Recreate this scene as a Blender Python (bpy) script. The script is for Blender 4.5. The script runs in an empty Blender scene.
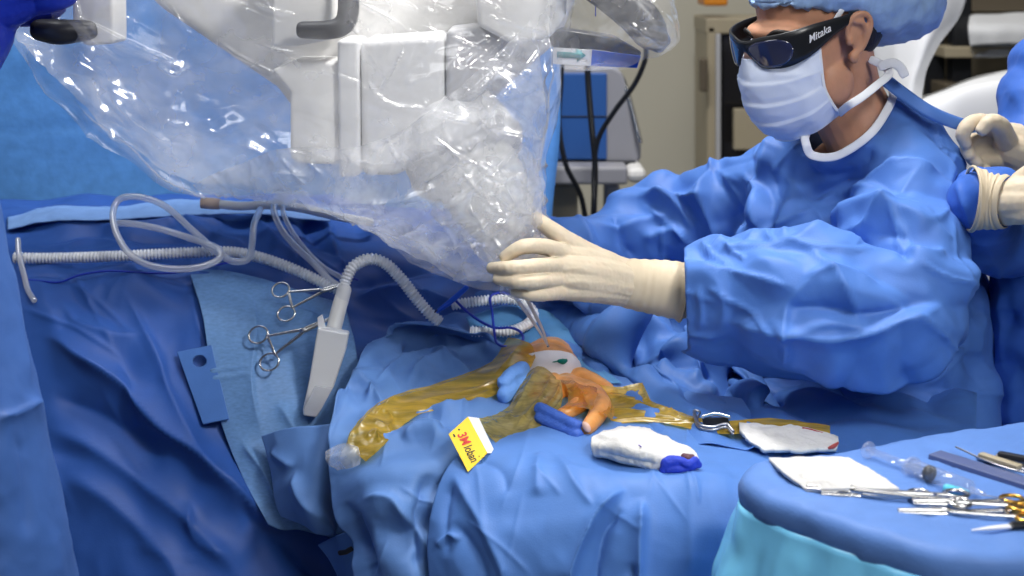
import bpy, math, random
import numpy as np
from mathutils import Vector, Matrix, noise as mnoise

random.seed(7)
scene = bpy.context.scene
COL = scene.collection

# ------------------------------------------------------------------ camera
LENS = 50.0
FPX = LENS / 36.0 * 1024.0
PITCH = math.radians(13.0)
CAM = np.array((0.0, 0.0, 1.5))
cam_data = bpy.data.cameras.new('camera')
cam_data.lens = LENS
cam_data.sensor_width = 36.0
cam_data.clip_start = 0.05
cam_data.dof.use_dof = True
cam_data.dof.focus_distance = 2.05
cam_data.dof.aperture_fstop = 4.5
cam = bpy.data.objects.new('camera', cam_data)
COL.objects.link(cam)
cam.location = CAM
cam.rotation_euler = (math.radians(90) - PITCH, 0, 0)
scene.camera = cam

# ------------------------------------------------------------------ light
world = bpy.data.worlds.new('world')
scene.world = world
world.use_nodes = True
world.node_tree.nodes['Background'].inputs[0].default_value = (0.86, 0.92, 1.0, 1)
world.node_tree.nodes['Background'].inputs[1].default_value = 0.065


def area(name, loc, target, size, power, color=(1, 1, 1), size_y=None, spread=None):
    d = bpy.data.lights.new(name, 'AREA')
    d.energy = power
    d.size = size
    if size_y:
        d.shape = 'RECTANGLE'
        d.size_y = size_y
    if spread:
        d.spread = math.radians(spread)
    d.color = color
    o = bpy.data.objects.new(name, d)
    COL.objects.link(o)
    o.location = loc
    v = Vector(target) - Vector(loc)
    o.rotation_euler = v.to_track_quat('-Z', 'Y').to_euler()
    return o


area('surgical_lamp_light', (0.15, 2.35, 3.0), (0.1, 2.2, 0.9), 0.42, 56, (1.0, 0.98, 0.95))
area('fill_light_screen', (-0.9, 1.9, 3.2), (-0.7, 2.9, 1.2), 1.0, 17, (0.97, 0.99, 1.0), 0.6)  # unseen fill, placed to brighten the face of the screen drape
area('fill_light_bag', (0.95, 0.75, 2.55), (-0.15, 2.0, 1.22), 0.35, 3.6, (1.0, 0.98, 0.95), spread=55)  # added narrow lamp, whitens the plastic bag and the mask
area('ceiling_panel_light_back', (0.6, 3.7, 3.2), (0.6, 3.7, 0.0), 1.2, 9, (1.0, 0.97, 0.92), 1.2)

area('ceiling_panel_light_front', (0.35, 0.3, 3.1), (0.1, 2.1, 1.0), 1.0, 8, (0.98, 0.99, 1.0), 0.6)
area('fill_light_tray', (1.0, -0.3, 2.3), (0.62, 1.5, 0.65), 0.9, 3.2, (0.98, 0.99, 1.0), 0.9, spread=50)  # added low fill, narrowed to brighten the instrument stand and its skirt

scene.view_settings.view_transform = 'Standard'
scene.view_settings.look = 'None'
scene.view_settings.exposure = -0.06
scene.view_settings.gamma = 1.0
scene.view_settings.use_curve_mapping = False
scene.cycles.transparent_max_bounces = 16
scene.cycles.max_bounces = 8

# ------------------------------------------------------------------ helpers
CP, SP = math.cos(PITCH), math.sin(PITCH)


def W(px, py, d):
    """world point seen at photograph pixel (px, py), d metres deep along the view axis"""
    a = (px - 512.0) / FPX * d
    b = (288.0 - py) / FPX * d
    return np.array((a, d * CP + b * SP, CAM[2] - d * SP + b * CP))


def Wa(A):
    A = np.asarray(A, float)
    a = (A[..., 0] - 512.0) / FPX * A[..., 2]
    b = (288.0 - A[..., 1]) / FPX * A[..., 2]
    d = A[..., 2]
    return np.stack((a, d * CP + b * SP, CAM[2] - d * SP + b * CP), -1)


def Wya(A):
    """like Wa, but the third number is the horizontal distance Y: upright things stay upright"""
    A = np.array(A, float)
    A[..., 2] = A[..., 2] / (CP + SP * (288.0 - A[..., 1]) / FPX)
    return Wa(A)


def floor_py(Y):
    return 288.0 + FPX * math.tan(math.atan(CAM[2] / Y) - PITCH)


def to_pix(V):
    r = V - CAM
    d = r[:, 1] * CP - r[:, 2] * SP
    b = r[:, 1] * SP + r[:, 2] * CP
    return np.stack((512 + r[:, 0] / d * FPX, 288 - b / d * FPX), -1)


def on_z(px, py, z):
    """point of pixel (px, py) on the level z"""
    d = (CAM[2] - z) / (SP - (288.0 - py) / FPX * CP)
    return W(px, py, d)


_rng = np.random.RandomState(3)
_PERM = _rng.permutation(256)
_PERM = np.concatenate([_PERM, _PERM, _PERM])
_GR = _rng.normal(size=(256, 3))
_GR /= np.linalg.norm(_GR, axis=1)[:, None]


def perlin(p, seed=0):
    p = np.asarray(p, float) + seed * 17.31
    i = np.floor(p).astype(int)
    f = p - i
    u = f * f * f * (f * (f * 6 - 15) + 10)
    i &= 255
    out = 0
    for dx in (0, 1):
        for dy in (0, 1):
            for dz in (0, 1):
                h = _PERM[_PERM[_PERM[(i[:, 0] + dx) & 255] + ((i[:, 1] + dy) & 255)] + ((i[:, 2] + dz) & 255)]
                g = _GR[h]
                dv = f - np.array((dx, dy, dz))
                w = (u[:, 0] if dx else 1 - u[:, 0]) * (u[:, 1] if dy else 1 - u[:, 1]) * (u[:, 2] if dz else 1 - u[:, 2])
                out = out + w * (g * dv).sum(1)
    return out


def crumple(p, scale, seed=0, octaves=2, aniso=(1, 1, 1)):
    """crease field, roughly -1..1: smooth facets meeting in sharp ridges"""
    q = np.asarray(p) / scale * np.array(aniso)
    wv = np.stack([perlin(q * 0.7, seed + 11), perlin(q * 0.7, seed + 12), perlin(q * 0.7, seed + 13)], 1)
    q = q + wv * 0.6
    out, a, t = 0, 1.0, 0
    for o in range(octaves):
        n = perlin(q * 1.9 ** o, seed + o * 3)
        out = out + a * (1 - 3.2 * np.sqrt(n * n + 0.0009))
        t += a
        a *= 0.5
    return out / t


def pleats(p, direction, scale, seed=0):
    """long sharp folds running across `direction`, wandering and fading"""
    u = np.asarray(direction, float)
    u = u / np.linalg.norm(u)
    q = p @ u / scale + 1.1 * perlin(p / (scale * 2.6), seed + 1) + 0.5 * perlin(p / (scale * 1.1), seed + 2)
    t = q - np.floor(q)
    a = 0.62
    w = np.where(t < a, t / a, (1 - t) / (1 - a))
    w = np.where(w > 0.9, 0.9 + (w - 0.9) * 0.4, w) 
    m = np.clip(0.45 + 1.5 * perlin(p / (scale * 2.2), seed + 7), 0, 1)
    return (w - 0.4) * m


def polydist(pix, pts):
    """distance, signed side and run (0..1) along a pixel polyline"""
    pts = np.asarray(pts, float)
    seg = np.diff(pts, axis=0)
    L = np.linalg.norm(seg, axis=1)
    tot = L.sum()
    best = np.full(len(pix), 1e9)
    side = np.ones(len(pix))
    run = np.zeros(len(pix))
    s0 = 0
    for k in range(len(seg)):
        r = pix - pts[k]
        t = np.clip((r @ seg[k]) / (L[k] ** 2 + 1e-9), 0, 1)
        e = r - t[:, None] * seg[k]
        dd = np.hypot(e[:, 0], e[:, 1])
        c = seg[k][0] * r[:, 1] - seg[k][1] * r[:, 0]
        m = dd < best
        best[m] = dd[m]
        side[m] = np.sign(c[m])
        run[m] = (s0 + t[m] * L[k]) / tot
        s0 += L[k]
    return best, side, run


def fold_height(pix, folds):
    """folds: (kind, pts, width px, height m); 'r' a ridge (negative height: a valley),
    's' a lap that stands up along the line and runs out on its right-hand side"""
    out = np.zeros(len(pix))
    for kind, pts, w, h in folds:
        pts = np.asarray(pts, float)
        if len(pts) > 2:
            pts = catmull(pts, 6)
        lo, hi = pts.min(0) - 4 * w, pts.max(0) + 4 * w
        m = (pix[:, 0] > lo[0]) & (pix[:, 0] < hi[0]) & (pix[:, 1] > lo[1]) & (pix[:, 1] < hi[1])
        if not m.any():
            continue
        d, s, t = polydist(pix[m], pts)
        fade = np.clip(np.minimum(t, 1 - t) / 0.22, 0, 1)
        fade = fade * fade * (3 - 2 * fade)
        fade = np.where((t <= 0) | (t >= 1), 0, fade)
        if kind == 'r':
            v = np.exp(-np.sqrt((d / w) ** 2 + 0.02) * 1.6)
        else:
            v = np.where(s > 0, np.exp(-d / w * 1.2), np.exp(-d / (0.30 * w + 2.0) * 1.4))
        out[m] += h * v * fade
    return out


def random_creases(n, box_, ang, spread, length, w, h, seed):
    """short straight creases scattered over a pixel box"""
    r = random.Random(seed)
    out = []
    for _ in range(n):
        x, y = r.uniform(box_[0], box_[2]), r.uniform(box_[1], box_[3])
        a = math.radians(ang + r.uniform(-spread, spread))
        L = r.uniform(*length) / 2
        b = r.uniform(-0.12, 0.12) * L
        c, s = math.cos(a), math.sin(a)
        out.append(('r', [(x - c * L, y - s * L), (x - s * b, y + c * b), (x + c * L, y + s * L)], r.uniform(*w), r.uniform(*h)))
    return out


def catmull(pts, n):
    pts = np.asarray(pts, float)
    P = np.concatenate([[2 * pts[0] - pts[1]], pts, [2 * pts[-1] - pts[-2]]])
    out = []
    for k in range(1, len(P) - 2):
        t = np.linspace(0, 1, n, endpoint=False)[:, None]
        a, b, c, d = P[k - 1], P[k], P[k + 1], P[k + 2]
        out.append(0.5 * (2 * b + (c - a) * t + (2 * a - 5 * b + 4 * c - d) * t ** 2 + (3 * b - a - 3 * c + d) * t ** 3))
    out.append(pts[-1][None])
    return np.concatenate(out)


def catmull_at(pts, s):
    """evaluate a Catmull-Rom row (k, ...) at parameters s in 0..1"""
    pts = np.asarray(pts, float)
    k = len(pts)
    x = np.clip(s, 0, 1) * (k - 1)
    i = np.minimum(x.astype(int), k - 2)
    t = (x - i).reshape((-1,) + (1,) * (pts.ndim - 1))
    g = lambda j: np.where((j < 0).reshape(t.shape), 2 * pts[0] - pts[1],
                           np.where((j > k - 1).reshape(t.shape), 2 * pts[-1] - pts[-2], pts[np.clip(j, 0, k - 1)]))
    a, b, c, d = g(i - 1), g(i), g(i + 1), g(i + 2)
    return 0.5 * (2 * b + (c - a) * t + (2 * a - 5 * b + 4 * c - d) * t ** 2 + (3 * b - a - 3 * c + d) * t ** 3)


def quads(nv, nu, wrap=False):
    i = np.arange((nv - 1) * (nu if wrap else nu - 1))
    w = nu if wrap else nu - 1
    r, c = i // w, i % w
    c1 = (c + 1) % nu
    return np.stack([r * nu + c, r * nu + c1, (r + 1) * nu + c1, (r + 1) * nu + c], 1)


def vnormals(V, F):
    V = np.asarray(V)
    n = np.zeros_like(V)
    if isinstance(F, np.ndarray):
        a = V[F[:, 0]]
        b = V[F[:, 1]]
        c = V[F[:, 2]]
        e = V[F[:, -1]]
        fn = np.cross(c - a, e - b) if F.shape[1] == 4 else np.cross(b - a, c - a)
        for k in range(F.shape[1]):
            np.add.at(n, F[:, k], fn)
    else:
        for f in F:
            fn = np.cross(V[f[1]] - V[f[0]], V[f[2]] - V[f[0]])
            for k in f:
                n[k] += fn
    return n / (np.linalg.norm(n, axis=1)[:, None] + 1e-12)


# -------------------------------------------------------------- scene graph
def world_loc(o):
    v = Vector((0, 0, 0))
    while o:
        v += o.location
        o = o.parent
    return np.array(v)


def tag(o, label=None, cat=None, group=None, kind=None):
    if label:
        o['label'] = label
    if cat:
        o['category'] = cat
    if group:
        o['group'] = group
    if kind:
        o['kind'] = kind
    return o


def thing(name, label, cat, loc, group=None):
    o = bpy.data.objects.new(name, None)
    o.empty_display_size = 0.05
    COL.objects.link(o)
    o.location = Vector(np.asarray(loc, float))
    return tag(o, label, cat, group)


def mesh(name, V, F, mat, parent=None, smooth=True, solid=None, bevel=None, sub=None, offset=-1):
    V = np.asarray(V, float)
    loc = np.zeros(3)
    if parent is None:
        lo, hi = V.min(0), V.max(0)
        loc = np.array(((lo[0] + hi[0]) / 2, (lo[1] + hi[1]) / 2, lo[2]))
    else:
        V = V - world_loc(parent)
    me = bpy.data.meshes.new(name)
    me.from_pydata((V - loc).tolist(), [], [tuple(int(q) for q in f) for f in F])
    me.update()
    if smooth:
        me.polygons.foreach_set('use_smooth', [True] * len(me.polygons))
    o = bpy.data.objects.new(name, me)
    COL.objects.link(o)
    o.location = loc
    if parent:
        o.parent = parent
    for m in (mat if isinstance(mat, (list, tuple)) else [mat]):
        me.materials.append(m)
    if sub:
        md = o.modifiers.new('subdivision', 'SUBSURF')
        md.levels = md.render_levels = sub
    if solid:
        md = o.modifiers.new('thickness', 'SOLIDIFY')
        md.thickness = solid
        md.offset = offset
    if bevel:
        md = o.modifiers.new('bevel', 'BEVEL')
        md.width = bevel
        md.segments = 3
        md.limit_method = 'ANGLE'
    return o


def join(parts):
    V, F, n = [], [], 0
    for v, f in parts:
        v = np.asarray(v, float)
        V.append(v)
        F += [tuple(int(q) + n for q in ff) for ff in f]
        n += len(v)
    return np.concatenate(V), F


def relief(V, N, folds=(), cr=(), seed=0, facing=False, sides=None):
    """fold and crease heights for points V with normals N"""
    h = np.zeros(len(V))
    if folds:
        fh = fold_height(to_pix(V), folds)
        if facing:
            r = V - CAM
            c = -(r * N).sum(1) / np.linalg.norm(r, axis=1)
            fh *= np.clip(c * 3 + 0.2, 0, 1)
        h += fh
    for k, c in enumerate(cr):
        amp, sc = c[0], c[1]
        if len(c) == 4:
            h += amp * pleats(V, c[2], sc, seed + k * 5)
            continue
        an = c[2] if len(c) > 2 else (1, 1, 1)
        if amp:
            h += amp * crumple(V, sc, seed + k * 5, 2, an)
    return h


def patch_mesh(rows, nu, nv, folds=(), cr=(), seed=0, space='pix', edge_calm=0.0, wr=None, calm=None):
    n = max(len(r) for r in rows)
    R = []
    for r in rows:
        r = np.asarray(r, float)
        if len(r) != n:
            L = np.concatenate([[0], np.cumsum(np.linalg.norm(np.diff(r[:, :2], axis=0), axis=1))])
            L /= L[-1]
            s = np.interp(np.linspace(0, 1, n), L, np.linspace(0, 1, len(r)))
            r = catmull_at(r, s)
        R.append(r)
    R = np.array(R)
    G = catmull_at(R, np.linspace(0, 1, nv))
    G = catmull_at(np.swapaxes(G, 0, 1), np.linspace(0, 1, nu))
    G = np.swapaxes(G, 0, 1)
    V = (Wa(G) if space == 'pix' else Wya(G) if space == 'wy' else G).reshape(-1, 3)
    F = quads(nv, nu)
    N = vnormals(V, F)
    flip = ((V - CAM) * N).sum(1).mean() > 0
    if flip:
        F = F[:, ::-1]
        N = -N
    if wr:
        k = dict(wr)
        up = k.pop('up', 4)
        X = wrinkle(V, F, seed=seed, **k).reshape(nv, nu, 3)
        nu, nv = nu * up, nv * up
        X = catmull_at(X, np.linspace(0, 1, nv))
        X = np.swapaxes(catmull_at(np.swapaxes(X, 0, 1), np.linspace(0, 1, nu)), 0, 1)
        V = X.reshape(-1, 3)
        F = quads(nv, nu)
        if flip:
            F = F[:, ::-1]
        N = vnormals(V, F)
        pass
    h = relief(V, N, folds, cr, seed)
    if calm:
        hf = relief(V, N, folds, (), seed)
        h = hf + (h - hf) * np.repeat(np.interp(np.linspace(0, 1, nv), calm[0], calm[1]), nu)
    if edge_calm:
        uu, vv = np.meshgrid(np.linspace(0, 1, nu), np.linspace(0, 1, nv))
        e = np.minimum(np.minimum(uu, 1 - uu), np.minimum(vv, 1 - vv)).ravel()
        h *= np.clip(e / edge_calm, 0, 1)
    return V + N * h[:, None], F


def wrinkle(V, F, excess=0.05, iters=120, tether=0.003, bend=0.2, seed=0, direction=None, seed_amp=0.003, seed_scale=0.06,
            start=None, mask=None):
    """slack cloth: every edge wants to be a little longer than the surface under it, so the sheet buckles"""
    F = np.asarray(F)
    if F.shape[1] == 4:
        E = np.concatenate([F[:, [0, 1]], F[:, [1, 2]], F[:, [2, 3]], F[:, [3, 0]]])
        D = np.concatenate([F[:, [0, 2]], F[:, [1, 3]]])
    else:
        E = np.concatenate([F[:, [0, 1]], F[:, [1, 2]], F[:, [2, 0]]])
        D = np.zeros((0, 2), int)
    E = np.unique(np.sort(E, 1), axis=0)
    A = np.concatenate([E, D])
    i, j = A[:, 0], A[:, 1]
    e = V[j] - V[i]
    L = np.linalg.norm(e, axis=1)
    ex = np.full(len(A), float(excess))
    if direction is not None:
        u = np.asarray(direction, float)
        u = u / np.linalg.norm(u)
        ex = ex * (0.12 + 0.88 * (e @ u / (L + 1e-12)) ** 2)
    if mask is not None:
        ex = ex * 0.5 * (mask[i] + mask[j])
    L0 = L * (1 + ex)
    N = vnormals(V, F)
    T = V if start is None else start
    n = len(V)
    nz = perlin(V / seed_scale, seed) + 0.6 * perlin(V / seed_scale * 2.1, seed + 3)
    x = T + N * (seed_amp * nz)[:, None]
    deg = np.bincount(np.concatenate([i, j]), minlength=n).astype(float)
    ei, ej = E[:, 0], E[:, 1]
    dg = np.bincount(np.concatenate([ei, ej]), minlength=n).astype(float)
    acc = lambda a, b, va, vb: np.stack([np.bincount(a, va[:, k], n) + np.bincount(b, vb[:, k], n) for k in range(3)], 1)
    lap = lambda q: acc(ei, ej, q[ej], q[ei]) / dg[:, None] - q
    l0 = lap(lap(T))
    for it in range(iters):
        d = x[j] - x[i]
        l = np.linalg.norm(d, axis=1) + 1e-12
        c = d * (0.5 * (l - L0) / l)[:, None]
        x = x + acc(i, j, c, -c) * (1.6 / deg)[:, None]
        x = x - bend * (lap(lap(x)) - l0)
        x = x + tether * (T - x)
    return x


def patch(name, rows, mat, nu=100, nv=100, folds=(), cr=(), seed=0, parent=None, solid=0.0012, space='pix', edge_calm=0.0):
    V, F = patch_mesh(rows, nu, nv, folds, cr, seed, space, edge_calm)
    return mesh(name, V, F, mat, parent, solid=solid)


def frames(P):
    P = np.asarray(P, float)
    T = np.gradient(P, axis=0)
    T /= np.linalg.norm(T, axis=1)[:, None] + 1e-12
    a = np.array((0, 0, 1.0)) if abs(T[0][2]) < 0.9 else np.array((1.0, 0, 0))
    n = np.cross(T[0], a)
    n /= np.linalg.norm(n)
    Ns = [n]
    for k in range(1, len(P)):
        n = Ns[-1] - T[k] * (Ns[-1] @ T[k])
        Ns.append(n / (np.linalg.norm(n) + 1e-12))
    Ns = np.array(Ns)
    return T, Ns, np.cross(T, Ns)


def tube(P, R, seg=12, smooth=0, up=None, flat=1.0, round_caps=True):
    """closed tube through P with radii R; flat < 1 thins it along `up`"""
    P = np.asarray(P, float)
    R = np.full(len(P), R, float) if np.isscalar(R) else np.asarray(R, float)
    flat = np.full(len(P), flat, float) if np.isscalar(flat) else np.asarray(flat, float)
    if smooth:
        R = catmull(R[:, None], smooth)[:, 0]
        flat = catmull(flat[:, None], smooth)[:, 0]
        P = catmull(P, smooth)
    T, N, B = frames(P)
    if up is not None:
        u = np.asarray(up, float)
        N = u[None] - T * (T @ u)[:, None]
        N /= np.linalg.norm(N, axis=1)[:, None] + 1e-12
        B = np.cross(T, N)
    if round_caps:
        pre, post = [], []
        for t in (0.15, 0.45, 0.75):
            c, s = math.sqrt(1 - t * t), t
            post.append((P[-1] + T[-1] * R[-1] * s * 1, R[-1] * c, N[-1], B[-1], flat[-1]))
            pre.append((P[0] - T[0] * R[0] * s * 1, R[0] * c, N[0], B[0], flat[0]))
        pre = pre[::-1]
        P = np.concatenate([[p[0] for p in pre], P, [p[0] for p in post]])
        R = np.concatenate([[p[1] for p in pre], R, [p[1] for p in post]])
        N = np.concatenate([[p[2] for p in pre], N, [p[2] for p in post]])
        B = np.concatenate([[p[3] for p in pre], B, [p[3] for p in post]])
        flat = np.concatenate([[p[4] for p in pre], flat, [p[4] for p in post]])
    a = np.linspace(0, 2 * math.pi, seg, endpoint=False)
    V = (P[:, None] + (R * flat)[:, None, None] * N[:, None] * np.cos(a)[None, :, None]
         + R[:, None, None] * B[:, None] * np.sin(a)[None, :, None]).reshape(-1, 3)
    F = [tuple(q) for q in quads(len(P), seg, True)]
    F.append(tuple(range(seg))[::-1])
    F.append(tuple(range((len(P) - 1) * seg, len(P) * seg)))
    return V, F


def ptube(P, R, **k):
    """tube through (px, py, depth) points"""
    return tube(Wa(P), R, **k)


def hose(P, r, ribs, amp, seg=14, n=14):
    """corrugated hose"""
    C = catmull(np.asarray(P, float), n)
    L = np.concatenate([[0], np.cumsum(np.linalg.norm(np.diff(C, axis=0), axis=1))])
    m = ribs * 6
    s = np.linspace(0, L[-1], m)
    C = np.stack([np.interp(s, L, C[:, k]) for k in range(3)], 1)
    R = r + amp * np.clip(np.sin(np.linspace(0, ribs * 2 * math.pi, m)) * 1.6, -1, 1)
    return tube(C, R, seg=seg, round_caps=False)


def ellipsoid(c, ax, rad, nu=28, nv=18):
    """ax: 3 unit axes (rows), rad: 3 radii"""
    c = np.asarray(c, float)
    ax = np.asarray(ax, float)
    th = np.linspace(0, math.pi, nv)
    ph = np.linspace(0, 2 * math.pi, nu, endpoint=False)
    T, Ph = np.meshgrid(th, ph, indexing='ij')
    L = np.stack([np.sin(T) * np.cos(Ph) * rad[0], np.sin(T) * np.sin(Ph) * rad[1], np.cos(T) * rad[2]], -1).reshape(-1, 3)
    return c + L @ ax, [tuple(q) for q in quads(nv, nu, True)]


def box(c, ax, half):
    c = np.asarray(c, float)
    ax = np.asarray(ax, float)
    V = [c + sx * half[0] * ax[0] + sy * half[1] * ax[1] + sz * half[2] * ax[2]
         for sx in (-1, 1) for sy in (-1, 1) for sz in (-1, 1)]
    F = [(0, 1, 3, 2), (4, 6, 7, 5), (0, 4, 5, 1), (2, 3, 7, 6), (0, 2, 6, 4), (1, 5, 7, 3)]
    return np.array(V), F


def prism(poly, d, depth):
    """outline in pixels at depth d, extruded `depth` metres straight back"""
    ym = min(y for x, y in poly) if max(y for x, y in poly) > 400 else sum(y for x, y in poly) / len(poly)
    Y = d * (CP + SP * (288.0 - ym) / FPX)
    A = Wya([(x, y if y < 5000 else floor_py(Y), Y) for x, y in poly])
    B = A + np.array((0, depth, 0))
    n = len(poly)
    F = [tuple(range(n))[::-1], tuple(range(n, 2 * n))]
    F += [(i, (i + 1) % n, n + (i + 1) % n, n + i) for i in range(n)]
    V = np.concatenate([A, B])
    # outward winding
    if np.cross(A[1] - A[0], A[2] - A[0]) @ (A[0] - CAM) < 0:
        F = [f for f in F]
    return V, F


def wprism(poly3, thick, nrm):
    """flat world polygon given thickness along nrm"""
    A = np.asarray(poly3, float)
    B = A + np.asarray(nrm, float) * thick
    n = len(A)
    F = [tuple(range(n))[::-1], tuple(range(n, 2 * n))]
    F += [(i, (i + 1) % n, n + (i + 1) % n, n + i) for i in range(n)]
    return np.concatenate([A, B]), F


def fix_normals(V, F):
    import bmesh
    me = bpy.data.meshes.new('t')
    me.from_pydata(np.asarray(V).tolist(), [], [tuple(int(q) for q in f) for f in F])
    bm = bmesh.new()
    bm.from_mesh(me)
    bmesh.ops.recalc_face_normals(bm, faces=bm.faces)
    bm.to_mesh(me)
    bm.free()
    V2 = np.array([v.co[:] for v in me.vertices])
    F2 = [tuple(p.vertices) for p in me.polygons]
    bpy.data.meshes.remove(me)
    return V2, F2


def solidmesh(name, V, F, mat, parent=None, **k):
    V, F = fix_normals(V, F)
    return mesh(name, V, F, mat, parent, **k)


def union(parts, voxel, smooth=4, factor=0.5):
    """weld closed pieces into one continuous skin"""
    V, F = join([fix_normals(*p) for p in parts])
    me = bpy.data.meshes.new('tmp')
    me.from_pydata(V.tolist(), [], F)
    o = bpy.data.objects.new('tmp', me)
    COL.objects.link(o)
    md = o.modifiers.new('r', 'REMESH')
    md.mode = 'VOXEL'
    md.voxel_size = voxel
    if smooth:
        sm = o.modifiers.new('s', 'SMOOTH')
        sm.factor = factor
        sm.iterations = smooth
    dg = bpy.context.evaluated_depsgraph_get()
    ev = o.evaluated_get(dg)
    m2 = ev.to_mesh()
    V2 = np.empty(len(m2.vertices) * 3)
    m2.vertices.foreach_get('co', V2)
    V2 = V2.reshape(-1, 3)
    F2 = [tuple(p.vertices) for p in m2.polygons]
    ev.to_mesh_clear()
    bpy.data.objects.remove(o)
    bpy.data.meshes.remove(me)
    if all(len(f) == 4 for f in F2):
        F2 = np.array(F2)
    return V2, F2


def smooth_rim(V, F, sel, iters=12):
    """even out the open edges of a cut mesh where sel is true"""
    F = np.asarray(F)
    E = np.sort(np.concatenate([F[:, [k, (k + 1) % F.shape[1]]] for k in range(F.shape[1])]), 1)
    U, n = np.unique(E, axis=0, return_counts=True)
    B = U[n == 1]
    B = B[sel[B].all(1)]
    V = V.copy()
    for _ in range(iters):
        acc = np.zeros_like(V)
        c = np.zeros(len(V))
        for a, b in ((0, 1), (1, 0)):
            np.add.at(acc, B[:, a], V[B[:, b]])
            np.add.at(c, B[:, a], 1)
        m = c == 2
        V[m] = 0.5 * V[m] + 0.25 * acc[m]
    return V


def displaced(V, F, folds=(), cr=(), seed=0, mask=None):
    N = vnormals(V, F)
    h = relief(V, N, folds, cr, seed, facing=True)
    if mask is not None:
        h = h * mask
    return V + N * h[:, None]


def refine(V, F, levels=1):
    """smooth subdivision of a mesh"""
    me = bpy.data.meshes.new('t')
    me.from_pydata(V.tolist(), [], [tuple(int(q) for q in f) for f in F])
    o = bpy.data.objects.new('t', me)
    COL.objects.link(o)
    md = o.modifiers.new('s', 'SUBSURF')
    md.levels = levels
    ev = o.evaluated_get(bpy.context.evaluated_depsgraph_get())
    m2 = ev.to_mesh()
    V2 = np.empty(len(m2.vertices) * 3)
    m2.vertices.foreach_get('co', V2)
    F2 = np.empty(len(m2.loops), int)
    m2.loops.foreach_get('vertex_index', F2)
    ev.to_mesh_clear()
    bpy.data.objects.remove(o)
    bpy.data.meshes.remove(me)
    return V2.reshape(-1, 3), F2.reshape(-1, 4)


def text_mesh(s, size, extrude=0.0004, shear=0.0, bold=0.0):
    c = bpy.data.curves.new('t', 'FONT')
    c.body = s
    c.size = size
    c.extrude = extrude
    c.shear = shear
    c.offset = bold
    c.align_x = 'CENTER'
    c.align_y = 'CENTER'
    o = bpy.data.objects.new('t', c)
    COL.objects.link(o)
    ev = o.evaluated_get(bpy.context.evaluated_depsgraph_get())
    m = ev.to_mesh()
    V = np.array([v.co[:] for v in m.vertices])
    F = [tuple(p.vertices) for p in m.polygons]
    ev.to_mesh_clear()
    bpy.data.objects.remove(o)
    bpy.data.curves.remove(c)
    return V, F


# ---------------------------------------------------------------- materials
MATS = {}


def material(name, color, rough=0.5, metal=0.0, spec=0.5, bump=0.0, bscale=200.0, mottle=0.0, mscale=30.0,
             sheen=0.0, sss=0.0, coat=0.0, alpha=1.0, trans=0.0, ior=1.45, stretch=None, emit=None):
    m = bpy.data.materials.new(name)
    m.use_nodes = True
    nt = m.node_tree
    b = nt.nodes['Principled BSDF']
    b.inputs['Base Color'].default_value = (*color, 1)
    b.inputs['Roughness'].default_value = rough
    b.inputs['Metallic'].default_value = metal
    b.inputs['Specular IOR Level'].default_value = spec
    b.inputs['Sheen Weight'].default_value = sheen
    b.inputs['Coat Weight'].default_value = coat
    b.inputs['Alpha'].default_value = alpha
    b.inputs['Transmission Weight'].default_value = trans
    b.inputs['IOR'].default_value = ior
    if sss:
        b.inputs['Subsurface Weight'].default_value = sss
        b.inputs['Subsurface Radius'].default_value = (0.012, 0.006, 0.004)
    if emit:
        b.inputs['Emission Color'].default_value = (*emit[0], 1)
        b.inputs['Emission Strength'].default_value = emit[1]
    tc = nt.nodes.new('ShaderNodeTexCoord')
    src = tc.outputs['Object']
    if stretch:
        mp = nt.nodes.new('ShaderNodeMapping')
        mp.inputs['Scale'].default_value = stretch
        nt.links.new(src, mp.inputs['Vector'])
        src = mp.outputs['Vector']
    if mottle:
        nz = nt.nodes.new('ShaderNodeTexNoise')
        nz.inputs['Scale'].default_value = mscale
        nz.inputs['Detail'].default_value = 4
        nt.links.new(src, nz.inputs['Vector'])
        mr = nt.nodes.new('ShaderNodeMapRange')
        mr.inputs['From Min'].default_value = 0.3
        mr.inputs['From Max'].default_value = 0.7
        mr.inputs['To Min'].default_value = 1 - mottle
        mr.inputs['To Max'].default_value = 1 + mottle
        nt.links.new(nz.outputs['Fac'], mr.inputs['Value'])
        hsv = nt.nodes.new('ShaderNodeHueSaturation')
        hsv.inputs['Color'].default_value = (*color, 1)
        nt.links.new(mr.outputs['Result'], hsv.inputs['Value'])
        nt.links.new(hsv.outputs['Color'], b.inputs['Base Color'])
    if bump:
        nz = nt.nodes.new('ShaderNodeTexNoise')
        nz.inputs['Scale'].default_value = bscale
        nz.inputs['Detail'].default_value = 3
        nt.links.new(src, nz.inputs['Vector'])
        bp = nt.nodes.new('ShaderNodeBump')
        bp.inputs['Strength'].default_value = bump
        bp.inputs['Distance'].default_value = 0.002
        nt.links.new(nz.outputs['Fac'], bp.inputs['Height'])
        nt.links.new(bp.outputs['Normal'], b.inputs['Normal'])
    MATS[name] = m
    return m


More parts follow.
